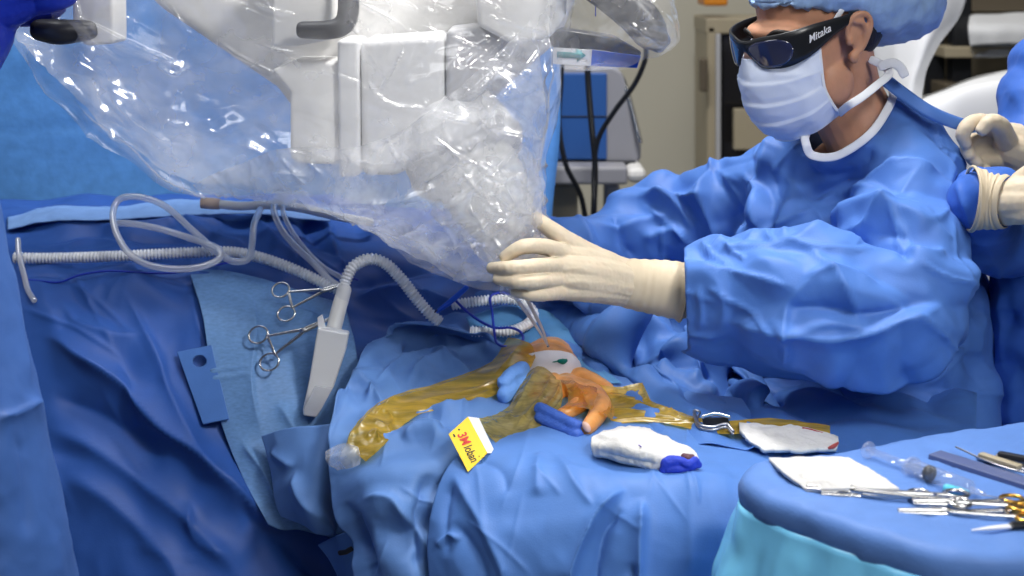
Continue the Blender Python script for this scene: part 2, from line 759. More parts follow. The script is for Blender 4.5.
def film(name, tint, haze, gloss_rough, haze_color=(0.9, 0.92, 0.96), gloss=1.0, noise=0.0, nscale=20.0, streak=None):
    """thin plastic: mostly see-through, milky, with a Fresnel shine"""
    m = bpy.data.materials.new(name)
    m.use_nodes = True
    nt = m.node_tree
    nt.nodes.clear()
    out = nt.nodes.new('ShaderNodeOutputMaterial')
    tr = nt.nodes.new('ShaderNodeBsdfTransparent')
    tr.inputs['Color'].default_value = (*tint, 1)
    df = nt.nodes.new('ShaderNodeBsdfDiffuse')
    df.inputs['Color'].default_value = (*haze_color, 1)
    tl = nt.nodes.new('ShaderNodeBsdfTranslucent')
    tl.inputs['Color'].default_value = (*haze_color, 1)
    mx0 = nt.nodes.new('ShaderNodeMixShader')
    mx0.inputs[0].default_value = 0.5
    nt.links.new(df.outputs[0], mx0.inputs[1])
    nt.links.new(tl.outputs[0], mx0.inputs[2])
    mx1 = nt.nodes.new('ShaderNodeMixShader')
    mx1.inputs[0].default_value = haze
    nt.links.new(tr.outputs[0], mx1.inputs[1])
    nt.links.new(mx0.outputs[0], mx1.inputs[2])
    if noise:
        tc = nt.nodes.new('ShaderNodeTexCoord')
        nz = nt.nodes.new('ShaderNodeTexNoise')
        nz.inputs['Scale'].default_value = nscale
        nz.inputs['Detail'].default_value = 5
        if streak:
            mp = nt.nodes.new('ShaderNodeMapping')
            mp.inputs['Scale'].default_value = streak
            nt.links.new(tc.outputs['Object'], mp.inputs['Vector'])
            nt.links.new(mp.outputs['Vector'], nz.inputs['Vector'])
        else:
            nt.links.new(tc.outputs['Object'], nz.inputs['Vector'])
        mr = nt.nodes.new('ShaderNodeMapRange')
        mr.inputs['From Min'].default_value = 0.35
        mr.inputs['From Max'].default_value = 0.65
        mr.inputs['To Min'].default_value = max(0, haze - noise)
        mr.inputs['To Max'].default_value = min(1, haze + noise)
        nt.links.new(nz.outputs['Fac'], mr.inputs['Value'])
        nt.links.new(mr.outputs['Result'], mx1.inputs[0])
    gl = nt.nodes.new('ShaderNodeBsdfGlossy')
    gl.inputs['Roughness'].default_value = gloss_rough
    gl.inputs['Color'].default_value = (1, 1, 1, 1)
    lw = nt.nodes.new('ShaderNodeLayerWeight')
    lw.inputs['Blend'].default_value = 0.5
    pw = nt.nodes.new('ShaderNodeMath')
    pw.operation = 'POWER'
    pw.inputs[1].default_value = 4.0
    nt.links.new(lw.outputs['Facing'], pw.inputs[0])
    mu = nt.nodes.new('ShaderNodeMath')
    mu.operation = 'MULTIPLY_ADD'
    mu.inputs[1].default_value = 0.55 * gloss
    mu.inputs[2].default_value = 0.055 * gloss
    nt.links.new(pw.outputs[0], mu.inputs[0])
    mx2 = nt.nodes.new('ShaderNodeMixShader')
    nt.links.new(mu.outputs[0], mx2.inputs[0])
    nt.links.new(mx1.outputs[0], mx2.inputs[1])
    nt.links.new(gl.outputs[0], mx2.inputs[2])
    nt.links.new(mx2.outputs[0], out.inputs[0])
    return m


def fabric(name, color, mottle=0.06, bump=0.12, rough=0.55, bscale=450, mscale=25, sheen=0.02, stretch=None):
    return material(name, color, rough=rough, spec=0.35, bump=bump, bscale=bscale, mottle=mottle, mscale=mscale, sheen=sheen, stretch=stretch)


GOWN = fabric('gown_blue', (0.078, 0.195, 0.56))
DRAPE = fabric('drape_blue', (0.064, 0.170, 0.48))
DRAPE_DARK = fabric('drape_royal', (0.024, 0.086, 0.345), rough=0.5)
DRAPE_LIGHT = fabric('drape_light', (0.110, 0.235, 0.54))
PANEL = fabric('drape_panel', (0.12, 0.25, 0.50), mottle=0.12, mscale=120, stretch=(1, 1, 3))
SCREEN = fabric('drape_screen', (0.095, 0.29, 0.70), mottle=0.10, mscale=40, bump=0.3, bscale=90)
TEAL = fabric('drape_teal', (0.09, 0.26, 0.52), mottle=0.1)
CYAN = material('poly_cyan', (0.22, 0.66, 1.0), rough=0.18, spec=0.5, bump=0.1, bscale=60, mottle=0.08, mscale=20)
NITRILE = material('nitrile_blue', (0.012, 0.035, 0.42), rough=0.4, spec=0.5, bump=0.15, bscale=300)
LATEX = material('latex_cream', (0.66, 0.56, 0.42), rough=0.5, spec=0.35, bump=0.12, bscale=140, mottle=0.04, mscale=60, sss=0.15)
CUFFM = material('latex_cuff', (0.62, 0.52, 0.375), rough=0.55, spec=0.3, bump=0.15, bscale=90)
SKIN = material('skin', (0.56, 0.29, 0.185), rough=0.5, spec=0.35, bump=0.12, bscale=220, mottle=0.08, mscale=45, sss=0.2)
PSKIN = material('skin_painted', (0.66, 0.29, 0.085), rough=0.35, spec=0.5, bump=0.15, bscale=180, mottle=0.22, mscale=40, sss=0.15)
NAIL = material('nail', (0.72, 0.46, 0.38), rough=0.25, spec=0.6)
MASK = fabric('mask_cloth', (0.68, 0.75, 0.91), mottle=0.04, bump=0.1)
MASKW = fabric('mask_edge', (0.78, 0.80, 0.86), mottle=0.03)
CAP = fabric('cap_cloth', (0.36, 0.54, 0.84), mottle=0.10, bump=0.25, bscale=160, mscale=60)
HAIR = material('hair_dark', (0.012, 0.009, 0.008), rough=0.5, bump=0.5, bscale=300, stretch=(1, 1, 0.1))
BLACK = material('black_plastic', (0.012, 0.013, 0.016), rough=0.3, spec=0.5)
LENSM = material('lens_dark', (0.02, 0.025, 0.07), rough=0.06, spec=0.8, coat=0.6)
WHITEP = material('white_paint', (0.80, 0.79, 0.77), rough=0.4, spec=0.45)
WHITEP2 = material('white_moulding', (0.70, 0.70, 0.71), rough=0.4, spec=0.45)
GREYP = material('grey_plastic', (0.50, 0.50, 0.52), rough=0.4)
DGREY = material('dark_grey_plastic', (0.022, 0.023, 0.030), rough=0.35)
WHITECLOTH = material('white_gauze', (0.64, 0.63, 0.615), rough=0.85, spec=0.15, bump=0.5, bscale=260, mottle=0.04, mscale=60)
WHITEFAB = material('white_cover', (0.80, 0.81, 0.83), rough=0.6, bump=0.1, bscale=20)
BLUEEND = material('blue_thread', (0.02, 0.05, 0.5), rough=0.7, bump=0.4, bscale=300)
TOWEL = fabric('towel_blue', (0.16, 0.36, 0.85), bump=0.5, bscale=300, mottle=0.1)
STEEL = material('steel', (0.58, 0.575, 0.57), rough=0.24, metal=1.0)
STEELD = material('steel_dark', (0.42, 0.42, 0.45), rough=0.3, metal=1.0)
GOLD = material('gold_handle', (0.80, 0.45, 0.08), rough=0.28, metal=1.0)
HOSEM = material('hose_white', (0.88, 0.89, 0.92), rough=0.35, spec=0.5, alpha=0.93)
TAN = material('connector_tan', (0.80, 0.60, 0.48), rough=0.4)
YELLOW = material('label_yellow', (0.88, 0.60, 0.015), rough=0.45)
RED = material('ink_red', (0.62, 0.03, 0.02), rough=0.5)
INK = material('ink_black', (0.01, 0.01, 0.012), rough=0.5)
PAPER = material('paper_white', (0.78, 0.78, 0.82), rough=0.5)
GREEN = material('ink_green', (0.0, 0.22, 0.17), rough=0.3)
BLOOD = material('blood_stain', (0.42, 0.07, 0.06), rough=0.6)
ARROW = material('arrow_teal', (0.10, 0.35, 0.38), rough=0.5)
COBALT = material('cobalt_panel', (0.01, 0.10, 0.70), rough=0.3)
MONBLUE = material('monitor_blue', (0.028, 0.10, 0.33), rough=0.4)
TUBEC = film('clear_tubing', (0.97, 0.975, 0.985), 0.42, 0.1, (0.98, 0.98, 1.0), 1.8)
BAG = film('clear_bag', (0.98, 0.985, 0.99), 0.20, 0.13, (0.95, 0.95, 0.97), 1.0, noise=0.10, nscale=12)
BAG2 = film('clear_bag_thick', (0.98, 0.985, 0.99), 0.30, 0.16, (0.96, 0.96, 0.97), 1.2, noise=0.12, nscale=30)
AMBER = film('amber_film', (0.92, 0.66, 0.20), 0.56, 0.22, (0.92, 0.57, 0.065), 0.9, noise=0.20, nscale=80, streak=(0.16, 1, 1))
AMBER_THIN = film('amber_film_thin', (0.93, 0.72, 0.32), 0.42, 0.2, (0.90, 0.50, 0.06), 0.9, noise=0.12, nscale=50)
TOWELD = fabric('towel_navy', (0.045, 0.12, 0.48), bump=0.5, bscale=300, mottle=0.1)
OLIVE = film('olive_film', (0.72, 0.60, 0.28), 0.68, 0.24, (0.50, 0.38, 0.11), 0.9, noise=0.28, nscale=90, streak=(0.4, 1, 0.4))
WALL = material('wall_paint', (0.60, 0.57, 0.47), rough=0.7, bump=0.05, bscale=40)
FLOORM = material('floor_vinyl', (0.30, 0.31, 0.31), rough=0.4, mottle=0.1, mscale=60)
BEIGE = material('beige_metal', (0.42, 0.36, 0.25), rough=0.4)
BROWNM = material('bronze_metal', (0.16, 0.13, 0.09), rough=0.4, metal=0.3)
DARKGLASS = material('dark_glass', (0.014, 0.013, 0.014), rough=0.12, spec=0.6)
ORANGE = material('orange_plastic', (0.75, 0.26, 0.02), rough=0.4)

STEELB = material('bright_steel', (0.80, 0.81, 0.83), rough=0.25, metal=0.35)

# ================================================================ the room
def flat_box(name, x0, x1, y0, y1, z0, z1, mat, parent=None, bevel=0.0, label=None, cat=None, kind=None):
    V, F = box(((x0 + x1) / 2, (y0 + y1) / 2, (z0 + z1) / 2), np.eye(3), ((x1 - x0) / 2, (y1 - y0) / 2, (z1 - z0) / 2))
    o = solidmesh(name, V, F, mat, parent, smooth=False, bevel=bevel or None)
    return tag(o, label, cat, kind=kind)


flat_box('wall_back', -3.2, 3.4, 4.85, 4.97, 0.0, 3.4, WALL, kind='structure')
flat_box('floor', -3.2, 3.4, -0.6, 4.85, -0.1, 0.0, FLOORM, kind='structure')


def xat(px, d):
    return (px - 512) / FPX * d


def pbox(name, x0, x1, y0, y1, d, depth, mat, parent, bevel=0.004, **k):
    V, F = prism([(x0, y0), (x1, y0), (x1, y1), (x0, y1)], d, depth)
    return tag(solidmesh(name, V, F, mat, parent, smooth=False, bevel=bevel), **k)


# tall glazed cabinet against the wall, right of the bare wall
g = W(800, 150, 4.3)
cab = thing('supply_cabinet', 'tall beige metal cabinet with black glass front against the wall behind the surgeon', 'cabinet',
            (g[0], g[1], 0.0))
pbox('frame', 707, 716, 26, 9999, 4.3, 0.30, BEIGE, cab, 0.006)
pbox('top_rail', 706, 790, 18, 34, 4.3, 0.30, BEIGE, cab, 0.006)
pbox('glass_door', 722, 840, 34, 9999, 4.33, 0.02, DARKGLASS, cab, 0.003)
pbox('carcass', 716, 860, 30, 9999, 4.37, 0.22, BROWNM, cab, 0.003)
pbox('door_edge', 716, 721, 34, 9999, 4.29, 0.05, GREYP, cab, 0.004)
pbox('hinge', 700, 708, 58, 92, 4.27, 0.04, BROWNM, cab, 0.006)
pbox('drawer', 734, 800, 109, 150, 4.29, 0.03, BEIGE, cab, 0.004)
oc = pbox('bottle_carton', 704, 728, -14, 6, 4.28, 0.16, ORANGE, None, 0.008)
tag(oc, 'small orange box standing on the beige cabinet top', 'box')
# dark open shelf bay behind the surgeon's back
g = W(960, 100, 4.0)
rack = thing('shelf_rack', 'dark metal shelf rack with tan shelves behind the white covered machine', 'shelf', (g[0], g[1], 0))
pbox('back_panel', 880, 1180, -60, 9999, 4.25, 0.03, BEIGE, rack)
pbox('upright', 925, 945, -60, 9999, 4.02, 0.22, BLACK, rack)
pbox('upright', 953, 972, -60, 9999, 3.95, 0.06, BLACK, rack)
pbox('shelf', 972, 1180, -14, 11, 3.98, 0.24, BROWNM, rack)
pbox('shelf', 945, 1180, 47, 58, 3.98, 0.24, BEIGE, rack)
pbox('shelf', 945, 1180, 84, 98, 3.98, 0.24, BROWNM, rack)
V, F = patch_mesh([[(970, 16, 4.0), (1000, 13, 4.0), (1060, 12, 4.0), (1180, 14, 4.0)],
                   [(968, 28, 3.92), (1000, 26, 3.9), (1060, 25, 3.9), (1180, 26, 3.9)],
                   [(970, 46, 3.93), (1000, 44, 3.9), (1060, 45, 3.9), (1180, 45, 3.9)]], 40, 14, cr=[(0.006, 0.12)])
tag(mesh('folded_linen', V, F, WHITEFAB, solid=0.1, offset=-1), 'folded white linen bundle on the middle shelf at top right', 'linen')

# white draped machine behind the surgeon's shoulder
V, F = patch_mesh([[(900, 104, 3.4), (940, 92, 3.4), (985, 76, 3.4), (1080, 60, 3.4), (1180, 60, 3.4)],
                   [(892, 112, 3.15), (940, 98, 3.1), (985, 84, 3.1), (1080, 70, 3.1), (1180, 70, 3.1)],
                   [(892, 150, 3.05), (940, 130, 3.0), (985, 118, 3.0), (1080, 110, 3.0), (1180, 110, 3.0)],
                   [(892, 380, 3.05), (940, 380, 3.0), (985, 380, 3.0), (1080, 380, 3.0), (1180, 380, 3.0)],
                   [(892, 655, 3.05), (940, 660, 3.0), (985, 660, 3.0), (1080, 660, 3.0), (1180, 660, 3.0)]],
                  60, 60, cr=[(0.006, 0.25)], space='wy')
g = W(1000, 100, 3.1)
mach = thing('covered_machine', 'low machine under a smooth white cover behind the surgeon and the right-hand person', 'machine', (g[0], g[1], 0))
mesh('cover', V, F, WHITEFAB, mach, solid=0.01)
pbox('cabinet_body', 905, 1170, 130, 9999, 3.1, 0.4, GREYP, mach, 0.01)
# white hanging sheet right behind the head
V, F = patch_mesh([[(872, -60, 3.3), (905, -60, 3.25), (940, -60, 3.2), (975, -60, 3.25)],
                   [(872, 10, 3.3), (905, 10, 3.22), (935, 10, 3.16), (962, 8, 3.2)],
                   [(874, 60, 3.3), (900, 60, 3.2), (922, 55, 3.14), (936, 48, 3.18)],
                   [(876, 110, 3.3), (894, 110, 3.2), (908, 108, 3.14), (921, 100, 3.16)],
                   [(876, 240, 3.3), (894, 240, 3.2), (908, 240, 3.14), (919, 240, 3.16)]], 40, 50, cr=[(0.006, 0.2)], space='wy')
tag(mesh('hanging_sheet', V, F, WHITEFAB, solid=0.003), 'white sheet hanging straight down behind the surgeon\'s blue cap', 'sheet')

CARTG = material('cart_grey', (0.30, 0.30, 0.33), rough=0.45)
# cart with the blue-faced monitor, left of the bare wall
g = W(590, 120, 3.6)
cart = thing('equipment_cart', 'grey equipment cart shelf on two posts beneath the blue-faced unit', 'cart', (g[0], g[1], 0))
pbox('shelf', 500, 628, 167, 185, 3.42, 0.42, CARTG, cart, 0.008)
pbox('shelf_end', 627, 647, 168, 184, 3.42, 0.42, WHITEP, cart, 0.02)
pbox('post', 545, 578, 184, 9999, 3.55, 0.12, BEIGE, cart, 0.01)
pbox('post', 604, 620, 184, 9999, 3.6, 0.05, GREYP, cart, 0.01)
pbox('base', 500, 650, 560, 9999, 3.4, 0.5, GREYP, cart, 0.01)
g = W(590, 160, 3.5)
mon = thing('video_unit', 'grey unit with a blue front panel standing on the cart shelf', 'machine', g)
V, F = prism([(500, 68), (612, 66), (622, 72), (630, 92), (641, 140), (641, 160), (634, 163), (500, 163)], 3.5, 0.25)
solidmesh('housing', V, F, CARTG, mon, smooth=False, bevel=0.008)
pbox('front_panel', 520, 607, 73, 160, 3.49, 0.02, MONBLUE, mon, 0.004)
pbox('foot', 520, 636, 162, 168, 3.5, 0.22, BLACK, mon, 0.002)
pbox('panel_groove', 520, 607, 116, 117.2, 3.488, 0.004, DGREY, mon, 0.0004)
V, F = ptube([(612, 70, 3.49), (621, 76, 3.49), (628, 95, 3.49), (640, 142, 3.49)], 0.006, smooth=6)
mesh('edge_trim', V, F, STEEL, mon)


def cable(name, pts, r, mat, label, cat='cable', group=None, seg=10, sm=10):
    V, F = ptube(pts, r, seg=seg, smooth=sm)
    return tag(mesh(name, V, F, mat), label, cat, group)


cable('black_cable', [(562, 40, 3.3), (561, 80, 3.32), (559, 125, 3.32), (566, 165, 3.33), (582, 200, 3.36), (590, 260, 3.4)], 0.0065, BLACK,
      'leftmost black cable hanging in front of the blue panel')
cable('black_cable', [(587, 40, 3.28), (588, 80, 3.3), (592, 130, 3.3), (595, 165, 3.3), (594, 205, 3.3), (592, 260, 3.35)], 0.0075, BLACK,
      'straight middle black cable hanging down the blue panel')
cable('black_cable', [(646, 40, 3.2), (645, 60, 3.2), (634, 85, 3.22), (614, 112, 3.24), (598, 140, 3.26), (594, 175, 3.27), (594, 215, 3.27), (592, 260, 3.35)], 0.006, BLACK,
      'curved black cable slanting in from the clear-wrapped handle')

# blue screen drape at the left, behind the microscope
V, F = patch_mesh([[(-180, -120, 2.9), (0, -120, 2.92), (150, -120, 2.95), (330, -120, 2.95), (560, -120, 2.95)],
                   [(-180, 20, 2.9), (0, 20, 2.93), (150, 20, 2.94), (330, 20, 2.95), (560, 20, 2.95)],
                   [(-180, 130, 2.9), (0, 130, 2.9), (150, 130, 2.93), (330, 130, 2.94), (560, 130, 2.95)],
                   [(-180, 215, 2.88), (0, 215, 2.88), (150, 218, 2.9), (330, 215, 2.92), (552, 215, 2.94)],
                   [(-180, 330, 2.86), (0, 330, 2.86), (150, 330, 2.88), (330, 330, 2.9), (548, 330, 2.92)],
                   [(-180, 690, 2.86), (0, 690, 2.86), (150, 690, 2.88), (330, 690, 2.9), (548, 680, 2.92)]],
                  110, 90, folds=[('r', [(-40, 134), (40, 129), (120, 124), (200, 130)], 3, -0.004), ('r', [(0, 60), (120, 40)], 30, 0.008)],
                  cr=[(0.004, 0.3)], seed=4, space='wy')
tag(mesh('screen_drape', V, F, SCREEN, solid=0.002), 'bright blue upright screen drape behind the microscope, at the left', 'drape')

# ========================================================= patient drapes
# large drape: over the body mound, then hanging at the left
rows = [
    [(-20, 205, 2.78), (80, 200, 2.8), (180, 200, 2.8), (280, 200, 2.8), (380, 205, 2.8), (480, 212, 2.8), (600, 225, 2.8)],
    [(-20, 222, 2.66), (80, 213, 2.66), (180, 212, 2.66), (280, 214, 2.66), (380, 222, 2.68), (480, 232, 2.7), (600, 243, 2.7)],
    [(-10, 246, 2.55), (80, 240, 2.55), (180, 236, 2.55), (280, 238, 2.56), (380, 250, 2.58), (480, 262, 2.6), (600, 272, 2.62)],
    [(0, 264, 2.46), (90, 262, 2.46), (180, 262, 2.46), (280, 268, 2.47), (380, 280, 2.50), (480, 296, 2.53), (600, 306, 2.55)],
    [(10, 284, 2.38), (100, 278, 2.38), (190, 282, 2.38), (280, 298, 2.40), (370, 318, 2.43), (470, 332, 2.46), (580, 340, 2.48)],
    [(15, 330, 2.31), (110, 326, 2.31), (200, 332, 2.31), (285, 345, 2.34), (370, 360, 2.38), (460, 372, 2.42), (550, 372, 2.45)],
    [(20, 430, 2.25), (130, 430, 2.25), (220, 430, 2.26), (300, 436, 2.31), (370, 440, 2.36), (450, 440, 2.4), (540, 440, 2.44)],
    [(30, 600, 2.2), (140, 600, 2.2), (240, 600, 2.2), (330, 600, 2.27), (390, 600, 2.33), (460, 600, 2.38), (540, 600, 2.42)],
    [(34, 660, 2.19), (146, 660, 2.19), (246, 660, 2.19), (334, 660, 2.26), (394, 660, 2.32), (462, 660, 2.375), (540, 660, 2.41)],
    [(44, 780, 2.18), (155, 780, 2.18), (255, 780, 2.18), (340, 780, 2.24), (404, 780, 2.30), (468, 780, 2.35), (540, 780, 2.39)],
    [(60, 965, 2.15), (170, 965, 2.15), (270, 965, 2.15), (350, 965, 2.2), (420, 965, 2.26), (480, 965, 2.3), (540, 965, 2.34)],
]
folds = [
    ('s', [(36, 335), (70, 352), (112, 384), (160, 425), (215, 470), (262, 520), (300, 560)][::-1], 30, 0.040),
    ('r', [(60, 300), (80, 325), (115, 338), (150, 340)], 11, 0.012),
    ('s', [(123, 292), (140, 320), (165, 372), (188, 425), (215, 470), (250, 520)], 20, 0.014),
    ('r', [(40, 425), (90, 448), (140, 480), (200, 530), (250, 590)], 16, 0.022),
    ('r', [(50, 395), (110, 420), (170, 462)], 18, -0.020),
    ('r', [(55, 470), (110, 500), (170, 560), (200, 620)], 20, 0.020),
    ('r', [(190, 500), (196, 538), (230, 560)], 8, 0.010),
    ('r', [(230, 500), (280, 540), (340, 600)], 16, -0.030),
    ('s', [(20, 232), (45, 229), (80, 230), (130, 232), (180, 228), (240, 222)], 9, 0.016),
    ('r', [(30, 250), (80, 240), (140, 243), (210, 247)], 8, -0.016),
    ('r', [(60, 250), (100, 243), (150, 250)], 6, 0.010),
    ('r', [(120, 285), (170, 276), (230, 282)], 7, 0.008),
    ('r', [(20, 280), (70, 276), (120, 272)], 6, -0.008),
    ('r', [(270, 215), (290, 245), (330, 275), (350, 290)], 8, 0.014),
    ('s', [(255, 212), (270, 240), (300, 268)], 10, 0.012),
    ('r', [(300, 220), (310, 240), (345, 268)], 7, -0.012),
    ('s', [(330, 222), (333, 250), (345, 280)], 10, 0.016),
    ('r', [(355, 235), (400, 240), (440, 262)], 14, 0.016),
    ('r', [(345, 290), (395, 277), (450, 268), (480, 272)], 8, -0.020),
    ('s', [(350, 300), (390, 292), (430, 300), (470, 318)], 10, 0.016),
    ('r', [(440, 262), (470, 280), (520, 292)], 8, 0.016),
    ('r', [(180, 222), (215, 240), (250, 250)], 8, 0.012),
]
folds += random_creases(26, (20, 220, 560, 560), 50, 50, (40, 140), (2.5, 5), (0.002, 0.005), 7)
V, F = patch_mesh(rows, 90, 130, folds, cr=[(0.007, 0.27), (0.0025, 0.09), (0.022, 0.16, (0.75, 0, 0.66), 'p')], seed=2, wr=dict(up=3, excess=0.06, tether=0.0015, iters=300, bend=0.15, seed_amp=0.01, seed_scale=0.18))
bigd = tag(mesh('patient_drape', V, F, DRAPE_DARK, solid=0.0015), 'large royal blue drape over the body, hanging in dark folds at the left', 'drape')
rows = [[(8, 219, 2.642), (50, 208, 2.642), (110, 207, 2.642), (180, 201, 2.642), (250, 203, 2.642), (330, 209, 2.652)],
        [(8, 224, 2.607), (50, 212, 2.607), (110, 213, 2.607), (180, 206, 2.607), (250, 207, 2.607), (330, 214, 2.622)],
        [(8, 230, 2.577), (50, 222, 2.572), (110, 221, 2.572), (180, 216, 2.572), (250, 215, 2.572), (330, 222, 2.592)]]
V, F = patch_mesh(rows, 140, 20, (), [(0.003, 0.12), (0.002, 0.04)], 77)
tag(mesh('turned_edge', V, F, fabric('drape_edge_lit', (0.17, 0.31, 0.62)), bigd, solid=0.002), 'turned-over back edge, caught light painted paler')  # paler cloth colour paints the light caught by the fold
# strap tabs with a hole, sewn on the drape
def tab(poly_px, d0, d1, hole, name='line_tab', parent=None):
    A = np.array(poly_px, float)
    n = 60
    t = np.linspace(0, 1, n)
    rws = []
    for v in np.linspace(0, 1, 100):
        l = A[0] * (1 - v) + A[3] * v
        r = A[1] * (1 - v) + A[2] * v
        d = d0 * (1 - v) + d1 * v
        rws.append([(l[0] * (1 - s) + r[0] * s, l[1] * (1 - s) + r[1] * s, d) for s in np.linspace(0, 1, n)])
    G = Wa(np.array(rws))
    pix = np.array(rws)[..., :2]
    Fq = quads(100, n)
    cx = pix.reshape(-1, 2)[Fq].mean(1)
    keep = ((cx[:, 0] - hole[0]) / hole[2]) ** 2 + ((cx[:, 1] - hole[1]) / hole[3]) ** 2 > 1
    Fq = Fq[keep]
    V = G.reshape(-1, 3)
    if (vnormals(V, Fq)[0] @ (V[0] - CAM)) > 0:
        Fq = Fq[:, ::-1]
    return mesh(name, V, Fq, DRAPE, parent, solid=0.003)


tab([(177, 352), (211, 345), (229, 419), (203, 424)], 2.265, 2.225, (199.5, 361, 7, 6), parent=bigd)

# lighter adhesive panel laid over the big drape
rows = [
    [(189, 270, 2.405), (225, 272, 2.40), (262, 280, 2.40), (300, 292, 2.40), (345, 306, 2.42)],
    [(193, 284, 2.35), (228, 288, 2.35), (265, 296, 2.355), (305, 310, 2.365), (350, 328, 2.38)],
    [(203, 318, 2.29), (236, 322, 2.29), (272, 328, 2.30), (312, 338, 2.315), (355, 348, 2.34)],
    [(211, 372, 2.255), (244, 372, 2.255), (280, 374, 2.265), (318, 380, 2.29), (360, 385, 2.32)],
    [(222, 425, 2.235), (254, 428, 2.235), (288, 428, 2.245), (322, 430, 2.27), (362, 432, 2.31)],
    [(242, 475, 2.22), (262, 480, 2.22), (290, 484, 2.23), (318, 486, 2.26), (362, 480, 2.30)],
    [(268, 525, 2.205), (282, 530, 2.21), (300, 530, 2.22), (325, 535, 2.25), (364, 530, 2.30)],
]
folds = [('r', [(206, 372), (230, 369), (252, 366)], 3, 0.005), ('r', [(208, 379), (232, 377), (255, 373)], 3, 0.005),
         ('s', [(250, 290), (256, 330), (252, 380), (262, 440)], 12, 0.008),
         ('r', [(255, 300), (290, 310), (325, 320)], 8, 0.010),
         ('r', [(262, 330), (300, 328), (330, 330)], 9, -0.010),
         ('s', [(330, 470), (300, 440), (275, 400)], 16, 0.012),
         ('r', [(240, 440), (262, 470), (280, 510)], 6, 0.012)]
V, F = patch_mesh(rows, 120, 150, folds, cr=[(0.003, 0.20), (0.001, 0.05)], seed=9)
tag(mesh('panel_drape', V, F, PANEL, solid=0.0025), 'pale slate blue absorbent panel under the two clamps and the white holster', 'drape')

# folded corner of the panel, turned out below
rows = [
    [(262, 436, 2.20), (290, 428, 2.17), (325, 425, 2.15), (350, 420, 2.16)],
    [(270, 470, 2.19), (292, 468, 2.15), (318, 468, 2.12), (345, 465, 2.16)],
    [(276, 500, 2.18), (298, 505, 2.14), (318, 512, 2.11), (338, 520, 2.16)],
    [(283, 516, 2.175), (302, 522, 2.15), (318, 530, 2.13), (334, 541, 2.17)],
]
V, F = patch_mesh(rows, 70, 70, [('s', [(296, 468), (310, 500), (334, 538)], 14, 0.02), ('r', [(270, 450), (296, 468)], 6, 0.01)],
                  cr=[(0.003, 0.1)], seed=3)
tag(mesh('drape_corner', V, F, DRAPE_LIGHT, solid=0.002), 'folded pointed drape corner hanging below the white holster', 'drape')
# lower tab piece with slots
V, F = patch_mesh([[(318, 545, 2.15), (335, 536, 2.13), (352, 530, 2.12)], [(330, 562, 2.15), (350, 556, 2.12), (364, 548, 2.12)],
                   [(342, 590, 2.15), (358, 588, 2.12), (375, 585, 2.13)], [(350, 640, 2.15), (368, 640, 2.13), (380, 640, 2.14)]], 30, 40, cr=[(0.002, 0.08)])
lowt = tag(mesh('slotted_strap', V, F, DRAPE, solid=0.003), 'blue drape strap with a dark slot at the bottom edge, left of the centre drape', 'strap')
V, F = ptube([(340, 553, 2.112), (346, 552, 2.108), (351, 549, 2.107)], 0.004, flat=0.3, up=(0, -1, 0.2))
mesh('slot', V, F, DGREY, lowt)

# rear right drape, from the wound edge to the surgeon's lap
rows = [
    [(430, 268, 2.66), (500, 268, 2.66), (570, 268, 2.66), (640, 270, 2.66), (720, 276, 2.66), (800, 290, 2.66), (965, 300, 2.66)],
    [(430, 292, 2.55), (500, 292, 2.55), (565, 292, 2.55), (630, 296, 2.55), (710, 306, 2.52), (800, 318, 2.5), (965, 330, 2.5)],
    [(430, 318, 2.46), (500, 318, 2.46), (565, 320, 2.45), (632, 326, 2.43), (710, 340, 2.40), (800, 350, 2.36), (965, 360, 2.36)],
    [(432, 345, 2.38), (500, 345, 2.37), (570, 348, 2.35), (640, 358, 2.31), (715, 374, 2.27), (800, 388, 2.22), (965, 395, 2.22)],
    [(440, 375, 2.29), (505, 376, 2.27), (580, 380, 2.23), (650, 388, 2.19), (722, 400, 2.15), (800, 412, 2.10), (965, 418, 2.10)],
    [(450, 408, 2.18), (515, 408, 2.15), (585, 410, 2.11), (660, 416, 2.07), (730, 424, 2.04), (800, 430, 2.02), (965, 436, 2.02)],
    [(450, 440, 2.06), (520, 440, 2.04), (595, 440, 2.01), (665, 442, 1.98), (735, 446, 1.96), (800, 452, 1.95), (965, 456, 1.95)],
]
folds = [
    ('s', [(632, 372), (600, 340), (570, 312), (548, 298)][::-1], 12, 0.034),
    ('s', [(560, 296), (590, 322), (615, 352), (632, 372)], 12, 0.030),
    ('s', [(592, 308), (606, 325), (620, 350), (630, 366)], 9, 0.026),
    ('r', [(635, 312), (660, 335), (700, 352), (740, 368)], 12, 0.032),
    ('r', [(600, 330), (632, 356), (650, 368)], 12, -0.034),
    ('r', [(660, 360), (690, 352), (715, 358), (745, 362)], 10, 0.026),
    ('r', [(655, 375), (672, 362), (690, 372), (700, 388)], 8, 0.020),
    ('r', [(705, 385), (715, 372), (730, 362)], 7, 0.024),
    ('r', [(722, 400), (724, 385), (735, 368)], 5, -0.018),
    ('r', [(745, 370), (752, 390), (762, 405)], 8, 0.022),
    ('r', [(760, 365), (775, 380), (770, 410)], 10, -0.022),
    ('r', [(640, 330), (690, 345), (750, 340), (800, 350)], 16, -0.03),
    ('s', [(570, 352), (620, 370), (660, 385), (690, 410)], 14, 0.010),
    ('r', [(500, 306), (530, 318), (556, 345)], 10, 0.010),
    ('r', [(480, 310), (500, 325), (520, 332)], 8, -0.010),
]
folds = [(a, b, c * 1.15, d * 1.8) for a, b, c, d in folds]
folds += random_creases(18, (560, 300, 880, 420), 40, 50, (30, 90), (2.5, 5), (0.003, 0.007), 8)
